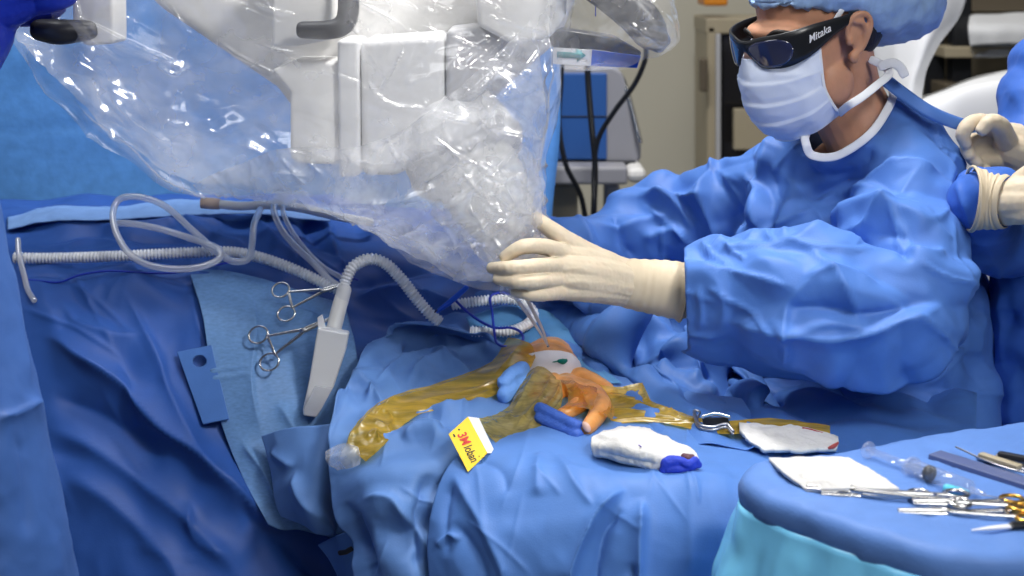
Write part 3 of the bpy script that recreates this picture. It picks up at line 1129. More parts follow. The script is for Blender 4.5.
V, F = patch_mesh(rows, 64, 50, folds, cr=[(0.007, 0.15), (0.002, 0.05), (0.022, 0.10, (0.9, 0.45, 0), 'p')], seed=21, calm=([0, 0.05, 0.55, 0.75, 1], [1, 1, 1, 0.25, 0.15]), wr=dict(excess=0.16, tether=0.002, iters=400, bend=0.12, seed_amp=0.012, seed_scale=0.12, direction=(0.9, 0.45, 0.1)))
tag(mesh('lap_drape', V, F, DRAPE, solid=0.0015), 'blue drape in deep diagonal folds behind the wound, under the surgeon\'s sleeve', 'drape')
# teal aperture drape around the wrist
rows = [
    [(466, 318, 2.415), (505, 306, 2.41), (545, 312, 2.41), (566, 324, 2.40)],
    [(478, 345, 2.345), (508, 338, 2.36), (552, 330, 2.355), (582, 342, 2.335)],
    [(488, 372, 2.255), (515, 368, 2.28), (560, 362, 2.28), (598, 366, 2.245)],
    [(505, 395, 2.185), (530, 392, 2.205), (580, 386, 2.195), (622, 384, 2.175)],
]
V, F = patch_mesh(rows, 80, 60, [('r', [(574, 345), (585, 370), (610, 384)], 8, 0.010), ('r', [(500, 330), (490, 350)], 6, 0.01)],
                  cr=[(0.003, 0.09), (0.001, 0.03)], seed=31)
tag(mesh('aperture_drape', V, F, TEAL, solid=0.0012), 'teal blue opening drape around the orange wrist', 'drape')

# pale centre drape, with the pocket left of the wound, falling at the front
rows = [
    [(375, 342, 2.33), (402, 326, 2.33), (440, 322, 2.33), (475, 328, 2.32), (505, 345, 2.30), (525, 355, 2.29)],
    [(368, 350, 2.285), (398, 336, 2.325), (438, 332, 2.345), (475, 338, 2.33), (505, 352, 2.28), (530, 362, 2.26)],
    [(357, 372, 2.21), (392, 362, 2.27), (432, 356, 2.315), (475, 362, 2.29), (508, 368, 2.23), (540, 376, 2.21)],
    [(345, 398, 2.15), (385, 395, 2.165), (425, 392, 2.18), (468, 394, 2.18), (508, 394, 2.16), (530, 398, 2.16)],
    [(336, 430, 2.09), (378, 425, 2.09), (420, 422, 2.09), (462, 422, 2.085), (495, 424, 2.085), (515, 426, 2.085)],
    [(334, 462, 2.05), (372, 450, 2.03), (412, 444, 2.02), (455, 444, 2.005), (480, 446, 2.02), (500, 446, 2.04)],
    [(336, 505, 2.03), (368, 490, 1.985), (404, 486, 1.965), (440, 490, 1.965), (468, 496, 1.99), (490, 500, 2.01)],
    [(352, 548, 2.02), (376, 540, 1.965), (406, 540, 1.945), (436, 540, 1.95), (470, 545, 1.96), (520, 545, 1.96)],
    [(368, 605, 2.01), (388, 605, 1.955), (412, 605, 1.935), (438, 605, 1.945), (470, 605, 1.96), (520, 605, 1.96)],
    [(372, 670, 2.01), (390, 670, 1.955), (414, 670, 1.935), (440, 670, 1.945), (472, 670, 1.96), (520, 670, 1.96)],
    [(376, 820, 2.0), (392, 820, 1.955), (416, 820, 1.935), (442, 820, 1.945), (475, 820, 1.96), (520, 820, 1.96)],
    [(380, 1040, 2.0), (396, 1040, 1.95), (420, 1040, 1.93), (446, 1040, 1.94), (480, 1040, 1.96), (520, 1040, 1.96)],
]
folds = [
    ('r', [(372, 340), (400, 322), (440, 319), (480, 328), (497, 338)], 7, 0.010),
    ('s', [(373, 342), (395, 330), (440, 330), (488, 345)], 12, -0.012),
    ('r', [(372, 388), (392, 372), (420, 360), (434, 357), (462, 372), (480, 384)], 5, 0.012),
    ('r', [(405, 385), (418, 373), (440, 364), (455, 372)], 5, 0.010),
    ('r', [(400, 350), (430, 348), (446, 340)], 9, -0.014),
    ('r', [(350, 372), (362, 384), (372, 392), (364, 405)], 5, 0.010),
    ('r', [(372, 388), (380, 410), (372, 440)], 8, 0.008),
    ('r', [(440, 340), (438, 352), (460, 360)], 6, 0.008),
    ('s', [(345, 380), (330, 420), (300, 470)], 10, 0.010),
    ('r', [(395, 425), (430, 416), (470, 408), (500, 400)], 8, 0.010),
    ('r', [(400, 440), (420, 430), (445, 432)], 6, 0.008),
    ('r', [(360, 500), (390, 500), (410, 520), (430, 560)], 9, 0.010),
    ('r', [(345, 500), (362, 550), (372, 590)], 8, -0.014),
    ('r', [(430, 470), (415, 520), (420, 580)], 12, -0.010),
]
folds = [(a, b, c * 1.1, d * 1.9) for a, b, c, d in folds]
folds += random_creases(16, (340, 330, 500, 576), 60, 60, (30, 90), (2.5, 4), (0.0015, 0.0035), 6)
V, F = patch_mesh(rows, 40, 80, folds, cr=[(0.005, 0.13), (0.0018, 0.05), (0.010, 0.075, (1, 0.2, 0.5), 'p')], seed=14, calm=([0, 0.15, 0.35, 0.55, 0.65, 1], [1, 1, 0.4, 0.4, 1, 1]), wr=dict(excess=0.09, tether=0.003, iters=400, bend=0.12, seed_amp=0.008, seed_scale=0.10))
tag(mesh('centre_drape', V, F, DRAPE_LIGHT, solid=0.0015), 'pale blue drape with a gathered pocket between white holster and amber film', 'drape')

# front drape: table level right of the label, falling towards the camera
rows = [
    [(505, 428, 2.055), (572, 372, 2.235), (625, 378, 2.205), (690, 392, 2.165), (760, 404, 2.12), (830, 432, 2.04), (900, 452, 1.99)],
    [(502, 430, 2.045), (566, 402, 2.125), (622, 403, 2.115), (690, 410, 2.095), (760, 418, 2.075), (840, 438, 2.025), (920, 455, 1.98)],
    [(500, 432, 2.03), (560, 430, 2.02), (620, 428, 2.02), (690, 428, 2.03), (760, 432, 2.03), (850, 445, 2.005), (940, 458, 1.97)],
    [(478, 442, 1.985), (550, 442, 1.975), (620, 444, 1.965), (690, 446, 1.96), (760, 452, 1.955), (860, 460, 1.95), (960, 460, 1.95)],
    [(458, 458, 1.955), (535, 458, 1.93), (615, 462, 1.915), (690, 466, 1.905), (755, 472, 1.895), (850, 480, 1.88), (950, 480, 1.88)],
    [(444, 482, 1.94), (520, 480, 1.895), (605, 482, 1.87), (690, 486, 1.86), (745, 494, 1.85), (840, 505, 1.84), (940, 505, 1.84)],
    [(435, 515, 1.93), (508, 514, 1.87), (596, 514, 1.845), (682, 516, 1.835), (735, 522, 1.83), (830, 535, 1.83), (930, 535, 1.83)],
    [(431, 548, 1.925), (500, 548, 1.855), (590, 548, 1.835), (676, 548, 1.825), (728, 552, 1.825), (820, 565, 1.83), (920, 565, 1.83)],
    [(436, 610, 1.92), (500, 610, 1.845), (590, 610, 1.83), (672, 610, 1.82), (724, 610, 1.82), (810, 620, 1.83), (910, 620, 1.83)],
    [(437, 680, 1.915), (501, 680, 1.84), (591, 680, 1.825), (672, 680, 1.818), (724, 680, 1.818), (806, 690, 1.83), (908, 690, 1.83)],
    [(438, 850, 1.91), (502, 850, 1.835), (592, 850, 1.82), (672, 850, 1.815), (724, 850, 1.815), (803, 850, 1.825), (905, 850, 1.83)],
    [(440, 1135, 1.9), (505, 1140, 1.83), (595, 1145, 1.815), (672, 1145, 1.81), (724, 1145, 1.81), (800, 1145, 1.82), (900, 1145, 1.83)],
]
folds = [
    ('r', [(540, 450), (538, 475), (540, 500)], 10, 0.008),
    ('r', [(555, 455), (575, 485), (597, 512)], 6, 0.006),
    ('s', [(628, 488), (612, 502), (590, 530), (574, 565), (566, 600)], 16, 0.026),
    ('r', [(625, 508), (606, 530), (598, 560), (594, 600)], 9, -0.016),
    ('s', [(640, 496), (642, 520), (640, 560), (640, 610)], 15, 0.020),
    ('r', [(632, 560), (634, 590), (630, 620)], 7, -0.014),
    ('r', [(450, 470), (470, 500), (500, 560), (510, 600)], 12, 0.014),
    ('r', [(455, 520), (480, 560), (490, 600)], 10, -0.010),
    ('r', [(440, 548), (452, 535), (462, 542)], 4, 0.008),
    ('r', [(455, 480), (448, 515), (452, 560)], 8, -0.010),
    ('r', [(700, 470), (690, 510), (690, 580)], 22, 0.010),
    ('r', [(470, 455), (500, 470), (510, 500)], 10, -0.006),
]
folds += random_creases(14, (450, 440, 760, 576), 70, 40, (40, 120), (2.5, 4), (0.0015, 0.003), 5)
V, F = patch_mesh(rows, 70, 80, folds, cr=[(0.005, 0.24), (0.0018, 0.08), (0.016, 0.16, (1, 0, 0), 'p')], seed=17, calm=([0, 0.34, 0.42, 1], [0.1, 0.15, 1, 1]), wr=dict(excess=0.05, tether=0.003, iters=300, bend=0.15, seed_amp=0.008, seed_scale=0.15, direction=(1, 0, 0)))
tag(mesh('front_drape', V, F, fabric('drape_mid', (0.080, 0.195, 0.51)), solid=0.0015), 'mid blue front drape under the gauze, falling in long folds at bottom centre', 'drape')

# ============================================================ the Mayo stand
MZ = 0.915
e = on_z(900, 480, MZ)
mayo = thing('instrument_stand', 'blue draped instrument stand with a bright cyan plastic skirt at the bottom right', 'instrument stand', (e[0], e[1], 0))
# edge of the tray top as seen: runs round the left corner to the front
edge = [(1120, 412), (1010, 424), (930, 436), (862, 449), (800, 458), (765, 461), (749, 468), (750, 481), (775, 496), (830, 516), (890, 536), (950, 551), (1024, 552), (1120, 546)]
E = catmull(np.array([on_z(x, y, MZ) for x, y in edge]), 8)
c = np.array((E[:, 0].mean() + 0.05, E[:, 1].mean(), MZ))
ring = []
for s, dz in ((0.0, 0.0), (0.3, 0.0), (0.6, 0.0), (0.85, 0.0), (0.95, 0.0), (1.0, -0.003), (1.03, -0.010), (1.035, -0.022), (1.02, -0.034), (1.0, -0.038)):
    ring.append(c + (E - c) * s + np.array((0, 0, dz)))
ring = np.array(ring)
nE = len(E)
V = ring.reshape(-1, 3)
F = quads(len(ring), nE, True)
N = vnormals(V, F)
if N[nE * 3 + 10][2] < 0:
    F = F[:, ::-1]
    N = -N
tf = [('r', [(760, 478), (820, 500), (900, 520), (980, 532)], 6, 0.004), ('r', [(870, 452), (940, 448), (1010, 440)], 7, 0.004), ('r', [(800, 505), (840, 512), (880, 528)], 4, -0.004), ('r', [(930, 520), (990, 524)], 5, 0.003)]
V, F = refine(V, F, 1)
N = vnormals(V, F)
V = V + N * (fold_height(to_pix(V), tf) + 0.0035 * crumple(V, 0.11, 3) + 0.0012 * crumple(V, 0.03, 5))[:, None]
mesh('top_cover', V, F, fabric('mayo_blue', (0.105, 0.225, 0.56), bump=0.25, bscale=350), mayo, solid=0.002)
# cyan skirt: gathers hanging below the rim
k = np.arange(nE)
L = np.concatenate([[0], np.cumsum(np.linalg.norm(np.diff(E, axis=0), axis=1))])
out = (E - c) / np.linalg.norm(E - c, axis=1)[:, None]
sk = []
pl = perlin(np.stack([L * 14, L * 0, L * 0], 1), 5) + 0.5 * perlin(np.stack([L * 30, L * 0, L * 0], 1), 6)
EE = np.stack([np.interp(np.linspace(0, L[-1], 260), L, E[:, k]) for k in range(3)], 1)
OO = np.stack([np.interp(np.linspace(0, L[-1], 260), L, out[:, k]) for k in range(3)], 1)
LL = np.linspace(0, L[-1], 260)
pl = perlin(np.stack([LL * 13, LL * 0, LL * 0], 1), 5) + 0.5 * perlin(np.stack([LL * 31, LL * 0, LL * 0], 1), 6)
for t in np.linspace(0, 1, 60):
    z = -0.030 - t * 0.46
    a = 0.004 + 0.05 * min(1, t * 2.2)
    tw = perlin(np.stack([LL * 9 + t * 1.2, LL * 0 + t * 3, LL * 0], 1), 9)
    sk.append(EE + OO * (0.008 + 0.085 * t + a * pl + 0.02 * min(1, t * 3) * tw)[:, None] + np.array((0, 0, z)))
V = np.array(sk).reshape(-1, 3)
F = quads(60, 260)
N = vnormals(V, F)
V = V + N * (0.004 * crumple(V, 0.10, 41) + 0.022 * np.repeat(np.clip(np.linspace(0, 1, 60) * 4, 0, 1), 260) * pleats(V, (1, 0.25, 0.15), 0.07, 43))[:, None]
mesh('plastic_skirt', V, F, CYAN, mayo, solid=0.001)
g = c
V, F = tube([(c[0], c[1] + 0.05, 0.04), (c[0], c[1] + 0.05, MZ - 0.04)], 0.02, seg=16, round_caps=False)
mesh('post', V, F, STEEL, mayo)
V, F = box((c[0], c[1] + 0.05, 0.03), np.eye(3), (0.24, 0.2, 0.02))
solidmesh('base', V, F, STEELD, mayo, bevel=0.01, smooth=False)

# =================================================================== people
def head_frame(ear_px, ear_d, yaw, pitch, half=0.075):
    """yaw: towards the camera from image-left; pitch: downwards. Origin between the ears."""
    a, b = math.radians(yaw), math.radians(pitch)
    f = np.array((-math.cos(a) * math.cos(b), -math.sin(a) * math.cos(b), -math.sin(b)))
    l = np.array((math.sin(a), -math.cos(a), 0.0))
    u = np.cross(f, l)
    if u[2] < 0:
        u = -u
    O = W(ear_px[0], ear_px[1], ear_d) - l * half * 1.05
    A = np.array((f, l, u)) * 1.05
    return O, A


class Head:
    def __init__(self, O, A):
        self.O, self.A = O, A

    def p(self, f, l, u):
        return self.O + np.array((f, l, u)) @ self.A

    def pts(self, P):
        return self.O + np.asarray(P, float) @ self.A

    def ell(self, f, l, u, rf, rl, ru, nu=24, nv=16):
        return ellipsoid(self.p(f, l, u), self.A, (rf, rl, ru), nu, nv)

    def pieces(self):
        e = self.ell
        L = [e(-0.012, 0, 0.055, 0.098, 0.076, 0.088), e(0.030, 0, 0.000, 0.068, 0.064, 0.090),
             e(0.048, 0, -0.070, 0.045, 0.042, 0.042), e(0.078, 0, 0.036, 0.028, 0.050, 0.016),
             e(0.098, 0, -0.012, 0.014, 0.012, 0.024), e(0.110, 0, -0.026, 0.014, 0.015, 0.011),
             e(0.090, 0, -0.058, 0.012, 0.024, 0.008), e(0.088, 0, -0.070, 0.011, 0.022, 0.007),
             e(0.074, 0, -0.098, 0.020, 0.026, 0.014)]
        for s in (-1, 1):
            L += [e(0.062, s * 0.038, -0.012, 0.030, 0.026, 0.028), e(0.025, s * 0.056, -0.058, 0.030, 0.014, 0.032),
                  e(0.101, s * 0.013, -0.028, 0.011, 0.008, 0.008)]
        return L

    def ear(self, s):
        out = []
        rim = [(0.006, 0.074, -0.022), (-0.008, 0.080, -0.014), (-0.020, 0.085, 0.002), (-0.026, 0.088, 0.018), (-0.020, 0.088, 0.032),
               (-0.006, 0.086, 0.037), (0.007, 0.081, 0.030), (0.011, 0.077, 0.014), (0.010, 0.075, 0.006)]
        out.append(tube(self.pts([(a, s * b, c) for a, b, c in rim]), [0.0065, 0.006, 0.0048, 0.0046, 0.0046, 0.0046, 0.0045, 0.0042, 0.004], seg=10, smooth=4))
        fold = [(-0.012, 0.082, -0.008), (-0.017, 0.085, 0.008), (-0.012, 0.086, 0.022), (-0.002, 0.084, 0.027)]
        out.append(tube(self.pts([(a, s * b, c) for a, b, c in fold]), 0.0045, seg=10, smooth=4))
        out.append(self.ell(-0.008, s * 0.076, 0.010, 0.019, 0.0055, 0.026))
        out.append(self.ell(0.004, s * 0.076, -0.024, 0.009, 0.0065, 0.010))
        out.append(self.ell(0.010, s * 0.078, 0.002, 0.005, 0.005, 0.008))
        return out


def cap_mesh(H, scale=1.0, seed=0, folds=()):
    th = np.linspace(0, math.pi, 70)
    ph = np.linspace(0, 2 * math.pi, 140, endpoint=False)
    T, P = np.meshgrid(th, ph, indexing='ij')
    dirs = np.stack([np.sin(T) * np.cos(P), np.sin(T) * np.sin(P), np.cos(T)], -1).reshape(-1, 3)
    back = np.clip(-dirs[:, 0], 0, 1)
    V = np.array((-0.030, 0, 0.068)) + dirs * np.array((0.118, 0.093, 0.088)) * scale
    V[:, 0] -= 0.088 * back ** 0.8
    V[:, 2] -= 0.085 * back * (dirs[:, 2] < 0.6) * np.clip(1.6 - 1.6 * np.clip(dirs[:, 2], 0, 1), 0, 1)
    # bottom edge: forehead high, nape low
    cut = np.interp(V[:, 0], [-0.2, -0.12, -0.07, -0.035, -0.005, 0.03, 0.07, 0.10], [-0.05, -0.046, -0.022, 0.012, 0.046, 0.058, 0.074, 0.082])
    low = V[:, 2] < cut
    V[low, 2] = cut[low] - 0.05 * np.clip(cut[low] - V[low, 2], 0, 0.1)
    shrink = np.clip((cut - V[:, 2] + 0.012) / 0.012, 0, 1)
    V[:, 1] *= 1 - 0.10 * shrink
    X = H.pts(V)
    F = quads(70, 140, True)
    N = vnormals(X, F)
    if (N * (X - X.mean(0))).sum() < 0:
        F = F[:, ::-1]
        N = -N
    h = 0.007 * crumple(X, 0.055, seed, 2) + 0.003 * crumple(X, 0.02, seed + 3, 2)
    gather = np.exp(-np.clip(V[:, 2] - cut, 0, 1) / 0.018)
    h += 0.0013 * gather * np.sin(np.arctan2(V[:, 1], V[:, 0] + 0.03) * 46)
    return X + N * h[:, None], F


def mask_mesh(H):
    top = [(0.058, 0.071, 0.0165), (0.084, 0.058, 0.010), (0.118, 0.026, 0.008), (0.137, 0, 0.012)]
    m1 = [(0.062, 0.072, -0.020), (0.098, 0.060, -0.020), (0.130, 0.028, -0.020), (0.143, 0, -0.020)]
    m2 = [(0.062, 0.071, -0.052), (0.098, 0.060, -0.058), (0.130, 0.028, -0.062), (0.142, 0, -0.062)]
    m3 = [(0.050, 0.068, -0.080), (0.086, 0.056, -0.092), (0.114, 0.027, -0.100), (0.124, 0, -0.102)]
    low = [(0.034, 0.060, -0.100), (0.068, 0.048, -0.114), (0.092, 0.024, -0.122), (0.100, 0, -0.124)]
    rows = []
    for r in (top, m1, m2, m3, low):
        rr = r + [(a, -b, c) for a, b, c in r[:-1][::-1]]
        rows.append(H.pts(rr))
    nu, nv = 90, 70
    G = catmull_at(np.array(rows), np.linspace(0, 1, nv))
    G = np.swapaxes(catmull_at(np.swapaxes(G, 0, 1), np.linspace(0, 1, nu)), 0, 1)
    V = G.reshape(-1, 3)
    F = quads(nv, nu)
    N = vnormals(V, F)
    if (N * (V - H.O)).sum() < 0:
        F = F[:, ::-1]
        N = -N
    uu, vv = np.meshgrid(np.linspace(0, 1, nu), np.linspace(0, 1, nv))
    vv, uu = vv.ravel(), uu.ravel()
    mid = 1 - (2 * uu - 1) ** 4
    saw = np.zeros_like(vv)
    for c in (0.28, 0.47, 0.66):
        x = (vv - c - 0.02 * np.sin(uu * 7)) / 0.16
        saw += np.where((x > 0) & (x < 1), (1 - x), 0) * 0.0024 + np.where((x > -0.12) & (x <= 0), (1 + x / 0.12), 0) * 0.0024
    return V + N * (saw * (0.35 + 0.65 * mid) + 0.0022 * crumple(V, 0.05, 6))[:, None], F, G


# hand skeleton: list of finger point lists in (px, py, d), radii
def hand_pieces(fingers, metas, wrist, wr=0.030, flat=0.62, up=None, fr=0.0093, palm=None):
    out = []
    for k, (fp, rad) in enumerate(fingers):
        out.append(ptube(fp, rad, seg=14, smooth=5))
    for m, rad in metas:
        out.append(ptube(m, rad, seg=14, smooth=5))
    out.append(ptube(wrist[0], wrist[1], seg=20, smooth=5, flat=flat, up=up))
    return out


# ------------------------------------------------------------- the surgeon
VF0 = np.array((0, CP, -SP))
sO, sA = head_frame((853, 40), 2.13, 30, 16)
S = Head(sO, sA)
skin_body = S.pieces() + S.ear(1) + S.ear(-1)
neckb = W(872, 158, 2.25)
skin_body.append(tube([S.p(-0.022, 0, 0.0), S.p(-0.030, 0, -0.06), S.p(-0.035, 0, -0.11), neckb, W(868, 215, 2.27)],
                      [0.062, 0.058, 0.060, 0.062, 0.060], seg=24, smooth=4))
skin_body.append(ellipsoid(W(842, 168, 2.31), np.eye(3), (0.055, 0.045, 0.05)))
# trunk, arms and hands under the gown
skin_body.append(ptube([(866, 225, 2.34), (872, 300, 2.36), (885, 400, 2.38), (892, 500, 2.40)], [0.085, 0.105, 0.11, 0.12], seg=24, smooth=4))
skin_body.append(ptube([(870, 190, 2.27), (918, 198, 2.18), (915, 260, 2.09), (896, 322, 2.04), (800, 308, 2.06), (690, 290, 2.09), (640, 283, 2.085), (590, 272, 2.06)],
                       [0.06, 0.052, 0.045, 0.040, 0.036, 0.028, 0.026, 0.020], seg=18, smooth=5))
skin_body.append(ptube([(860, 190, 2.28), (775, 178, 2.42), (712, 205, 2.48), (655, 232, 2.5), (590, 246, 2.47), (540, 250, 2.42), (515, 246, 2.38)],
                       [0.05, 0.045, 0.040, 0.036, 0.030, 0.024, 0.018], seg=18, smooth=5))
V, F = union(skin_body, 0.0026, 3)
surgeon = mesh('person', V, F, SKIN)
tag(surgeon, 'seated person in dark glasses, pale mask and blue gown reaching a gloved hand left', 'person')
for s in (-1, 1):
    V, F = S.ell(0.083, s * 0.031, 0.016, 0.0115, 0.0115, 0.0115, 20, 14)
    mesh('eye', V, F, material('eye_white', (0.8, 0.78, 0.75), rough=0.2) if s < 0 else MATS['eye_white'], surgeon)
V, F = S.ell(-0.045, 0, 0.008, 0.062, 0.071, 0.062, 40, 26)
V = V + (np.random.RandomState(1).rand(len(V), 1) - 0.5) * 0.002
mesh('hair', V, F, HAIR, surgeon)
for s in (-1, 1):
    V, F = tube(S.pts([(0.103, s * 0.016, 0.034), (0.100, s * 0.034, 0.041), (0.085, s * 0.052, 0.036)]), [0.0035, 0.004, 0.002], seg=8, smooth=5, flat=0.6)
    mesh('eyebrow', V, F, HAIR, surgeon)
V, F = cap_mesh(S, 1.0, 3)
mesh('surgical_cap', V, F, CAP, surgeon)
V, F, G = mask_mesh(S)
msk = mesh('face_mask', V, F, MASK, surgeon, solid=0.0012)
V, F = tube(G[:, 0][::4], 0.0032, seg=8, flat=0.4, up=S.A[1], smooth=2)
tag(mesh('edge_binding', V, F, MASKW, msk), 'white edge binding')
V, F = tube(G[-1, :][::4], 0.0028, seg=8, flat=0.5, smooth=2)
mesh('edge_binding', V, F, MASKW, msk)
st = [G[0, 0], S.p(0.036, 0.0735, 0.030), S.p(0.012, 0.079, 0.050), S.p(-0.02, 0.079, 0.066), S.p(-0.06, 0.07, 0.08)]
V, F = tube(st, 0.0048, seg=10, flat=0.22, up=S.A[1], smooth=6)
mesh('strap', V, F, MASKW, msk)
st = np.concatenate([[G[-1, 0]], Wa([(848, 106, 2.105), (862, 97, 2.10), (877, 85, 2.115), (889, 74, 2.14), (884, 66, 2.16), (872, 60, 2.17)])])
V, F = tube(st, 0.0062, seg=12, flat=0.16, up=(-0.3, -0.9, 0.1), smooth=6)
mesh('strap', V, F, MASKW, msk)
V, F = ptube([(882, 66, 2.15), (892, 63, 2.145), (900, 67, 2.145), (904, 74, 2.145)], 0.0072, seg=12, flat=0.16, up=(-0.1, -0.95, 0.2), smooth=6)
mesh('strap_end', V, F, MASKW, msk)

# wraparound dark glasses
def glasses(H, parent):
    prof = [  # f, l, centre u, half height : half, from the temple end round to the bridge
        (-0.026, 0.0815, 0.034, 0.0055), (0.010, 0.0805, 0.033, 0.0075), (0.040, 0.0785, 0.030, 0.0125), (0.066, 0.0765, 0.026, 0.0185),
        (0.088, 0.0715, 0.022, 0.0225), (0.106, 0.060, 0.019, 0.0245), (0.118, 0.044, 0.018, 0.0245), (0.127, 0.026, 0.019, 0.0220),
        (0.132, 0.011, 0.025, 0.0125), (0.133, 0.0, 0.029, 0.0075)]
    full = prof + [(f, -l, c, h) for f, l, c, h in prof[:-1][::-1]]
    A = catmull(np.array(full), 8)
    n = len(A)
    T = np.gradient(A[:, :2], axis=0)
    Nn = np.stack([T[:, 1], -T[:, 0]], 1)
    Nn /= np.linalg.norm(Nn, axis=1)[:, None]
    if Nn[n // 2][0] < 0:
        Nn = -Nn
    rows = []
    for sgn, k in ((0, 0.0), (1, 0.5), (1, 0.9), (1, 1.0), (1, 0.9), (0, 0.4), (0, 0.0)):
        pass
    prof2 = [(-1.0, 0.0), (-0.97, 0.0022), (-0.6, 0.0032), (0.0, 0.0036), (0.6, 0.0032), (0.97, 0.0022), (1.0, 0.0),
             (0.97, -0.0016), (0.5, -0.0018), (0.0, -0.0018), (-0.5, -0.0018), (-0.97, -0.0016)]
    G = []
    for v, o in prof2:
        G.append(np.stack([A[:, 0] + Nn[:, 0] * o, A[:, 1] + Nn[:, 1] * o, A[:, 2] + v * A[:, 3]], 1))
    G = np.array(G)
    G = np.swapaxes(G, 0, 1)
    V = H.pts(G.reshape(-1, 3))
    m = len(prof2)
    Fq = [tuple(q) for q in quads(n, m, True)] + [tuple(range(m))[::-1], tuple(range((n - 1) * m, n * m))]
    gl = solidmesh('glasses', V, Fq, BLACK, parent)
    # lenses
    for s in (1, -1):
        ii = [k for k in range(n) if A[k, 1] * s > 0.008 and A[k, 0] > 0.098]
        Lm = A[ii]
        Nl = Nn[ii]
        q = np.linspace(-1, 1, len(ii))
        rowsL = []
        for v in np.linspace(-1, 1, 14):
            hh = Lm[:, 3] * 0.80 * np.sqrt(np.clip(1 - np.abs(q) ** 3, 0.0, 1)) + 0.0002
            o = 0.0042 - 0.0008 * v * v
            rowsL.append(np.stack([Lm[:, 0] + Nl[:, 0] * o, Lm[:, 1] + Nl[:, 1] * o, Lm[:, 2] - 0.0012 + v * hh], 1))
        V = H.pts(np.array(rowsL).reshape(-1, 3))
        Fq = quads(14, len(ii))
        if (vnormals(V, Fq)[len(V) // 2] @ (V[len(V) // 2] - H.O)) < 0:
            Fq = Fq[:, ::-1]
        tag(mesh('lens', V, Fq, LENSM, gl, solid=0.001), 'smoky blue lens')
    return gl


gl = glasses(S, surgeon)
# lettering on the near temple
V, F = text_mesh('Mitaka', 0.0155, 0.0003, 0.35, 0.00012)
c0, c1 = S.p(0.086, 0.0768, 0.0250), S.p(0.040, 0.0822, 0.0322)
ex = (c1 - c0) / np.linalg.norm(c1 - c0)
ey = S.A[2] - ex * (S.A[2] @ ex)
ey /= np.linalg.norm(ey)
ez = np.cross(ex, ey)
mid = (c0 + c1) / 2
V = mid + V[:, :1] * ex + V[:, 1:2] * ey + (V[:, 2:3] + 0.0008) * ez
tag(mesh('lettering', V, F, PAPER, gl, smooth=False), 'white script lettering')

# the gown
gp = []
gp.append(ptube([(850, 158, 2.30), (848, 190, 2.32), (852, 260, 2.34), (866, 340, 2.36), (880, 430, 2.38), (890, 540, 2.40), (895, 700, 2.42)],
                [0.085, 0.150, 0.178, 0.190, 0.200, 0.215, 0.23], seg=32, smooth=5, flat=[0.7, 0.75, 0.8, 0.85, 0.9, 0.9, 0.9], up=(0.35, 0.94, 0)))
gp.append(ptube([(862, 170, 2.27), (900, 178, 2.20)], [0.085, 0.075], seg=24, smooth=6))
gp.append(ptube([(802, 184, 2.36), (850, 168, 2.30)], [0.076, 0.085], seg=24, smooth=6))
gp.append(ptube([(884, 118, 2.27), (908, 148, 2.22), (922, 172, 2.21)], [0.050, 0.052, 0.056], seg=24, smooth=6))
gp.append(ptube([(902, 190, 2.19), (904, 238, 2.11), (900, 292, 2.04), (868, 312, 2.02), (800, 304, 2.03), (748, 298, 2.065), (694, 294, 2.085)],
                [0.080, 0.080, 0.088, 0.094, 0.092, 0.078, 0.062], seg=28, smooth=6))
gp.append(ptube([(905, 300, 2.06), (850, 318, 2.06), (780, 322, 2.08), (708, 312, 2.095)], [0.080, 0.084, 0.072, 0.058], seg=24, smooth=6))
gp.append(ptube([(798, 190, 2.38), (746, 206, 2.45), (694, 222, 2.50), (645, 234, 2.51), (605, 244, 2.49), (580, 247, 2.47), (562, 250, 2.45)],
                [0.078, 0.078, 0.074, 0.064, 0.054, 0.050, 0.046], seg=28, smooth=6))
gp.append(ptube([(660, 205, 2.52), (635, 212, 2.52)], [0.050, 0.042], seg=20, smooth=6))
gp.append(ptube([(938, 245, 2.35), (950, 330, 2.37), (955, 430, 2.38), (960, 620, 2.4)], [0.06, 0.072, 0.075, 0.08], seg=24, smooth=5))
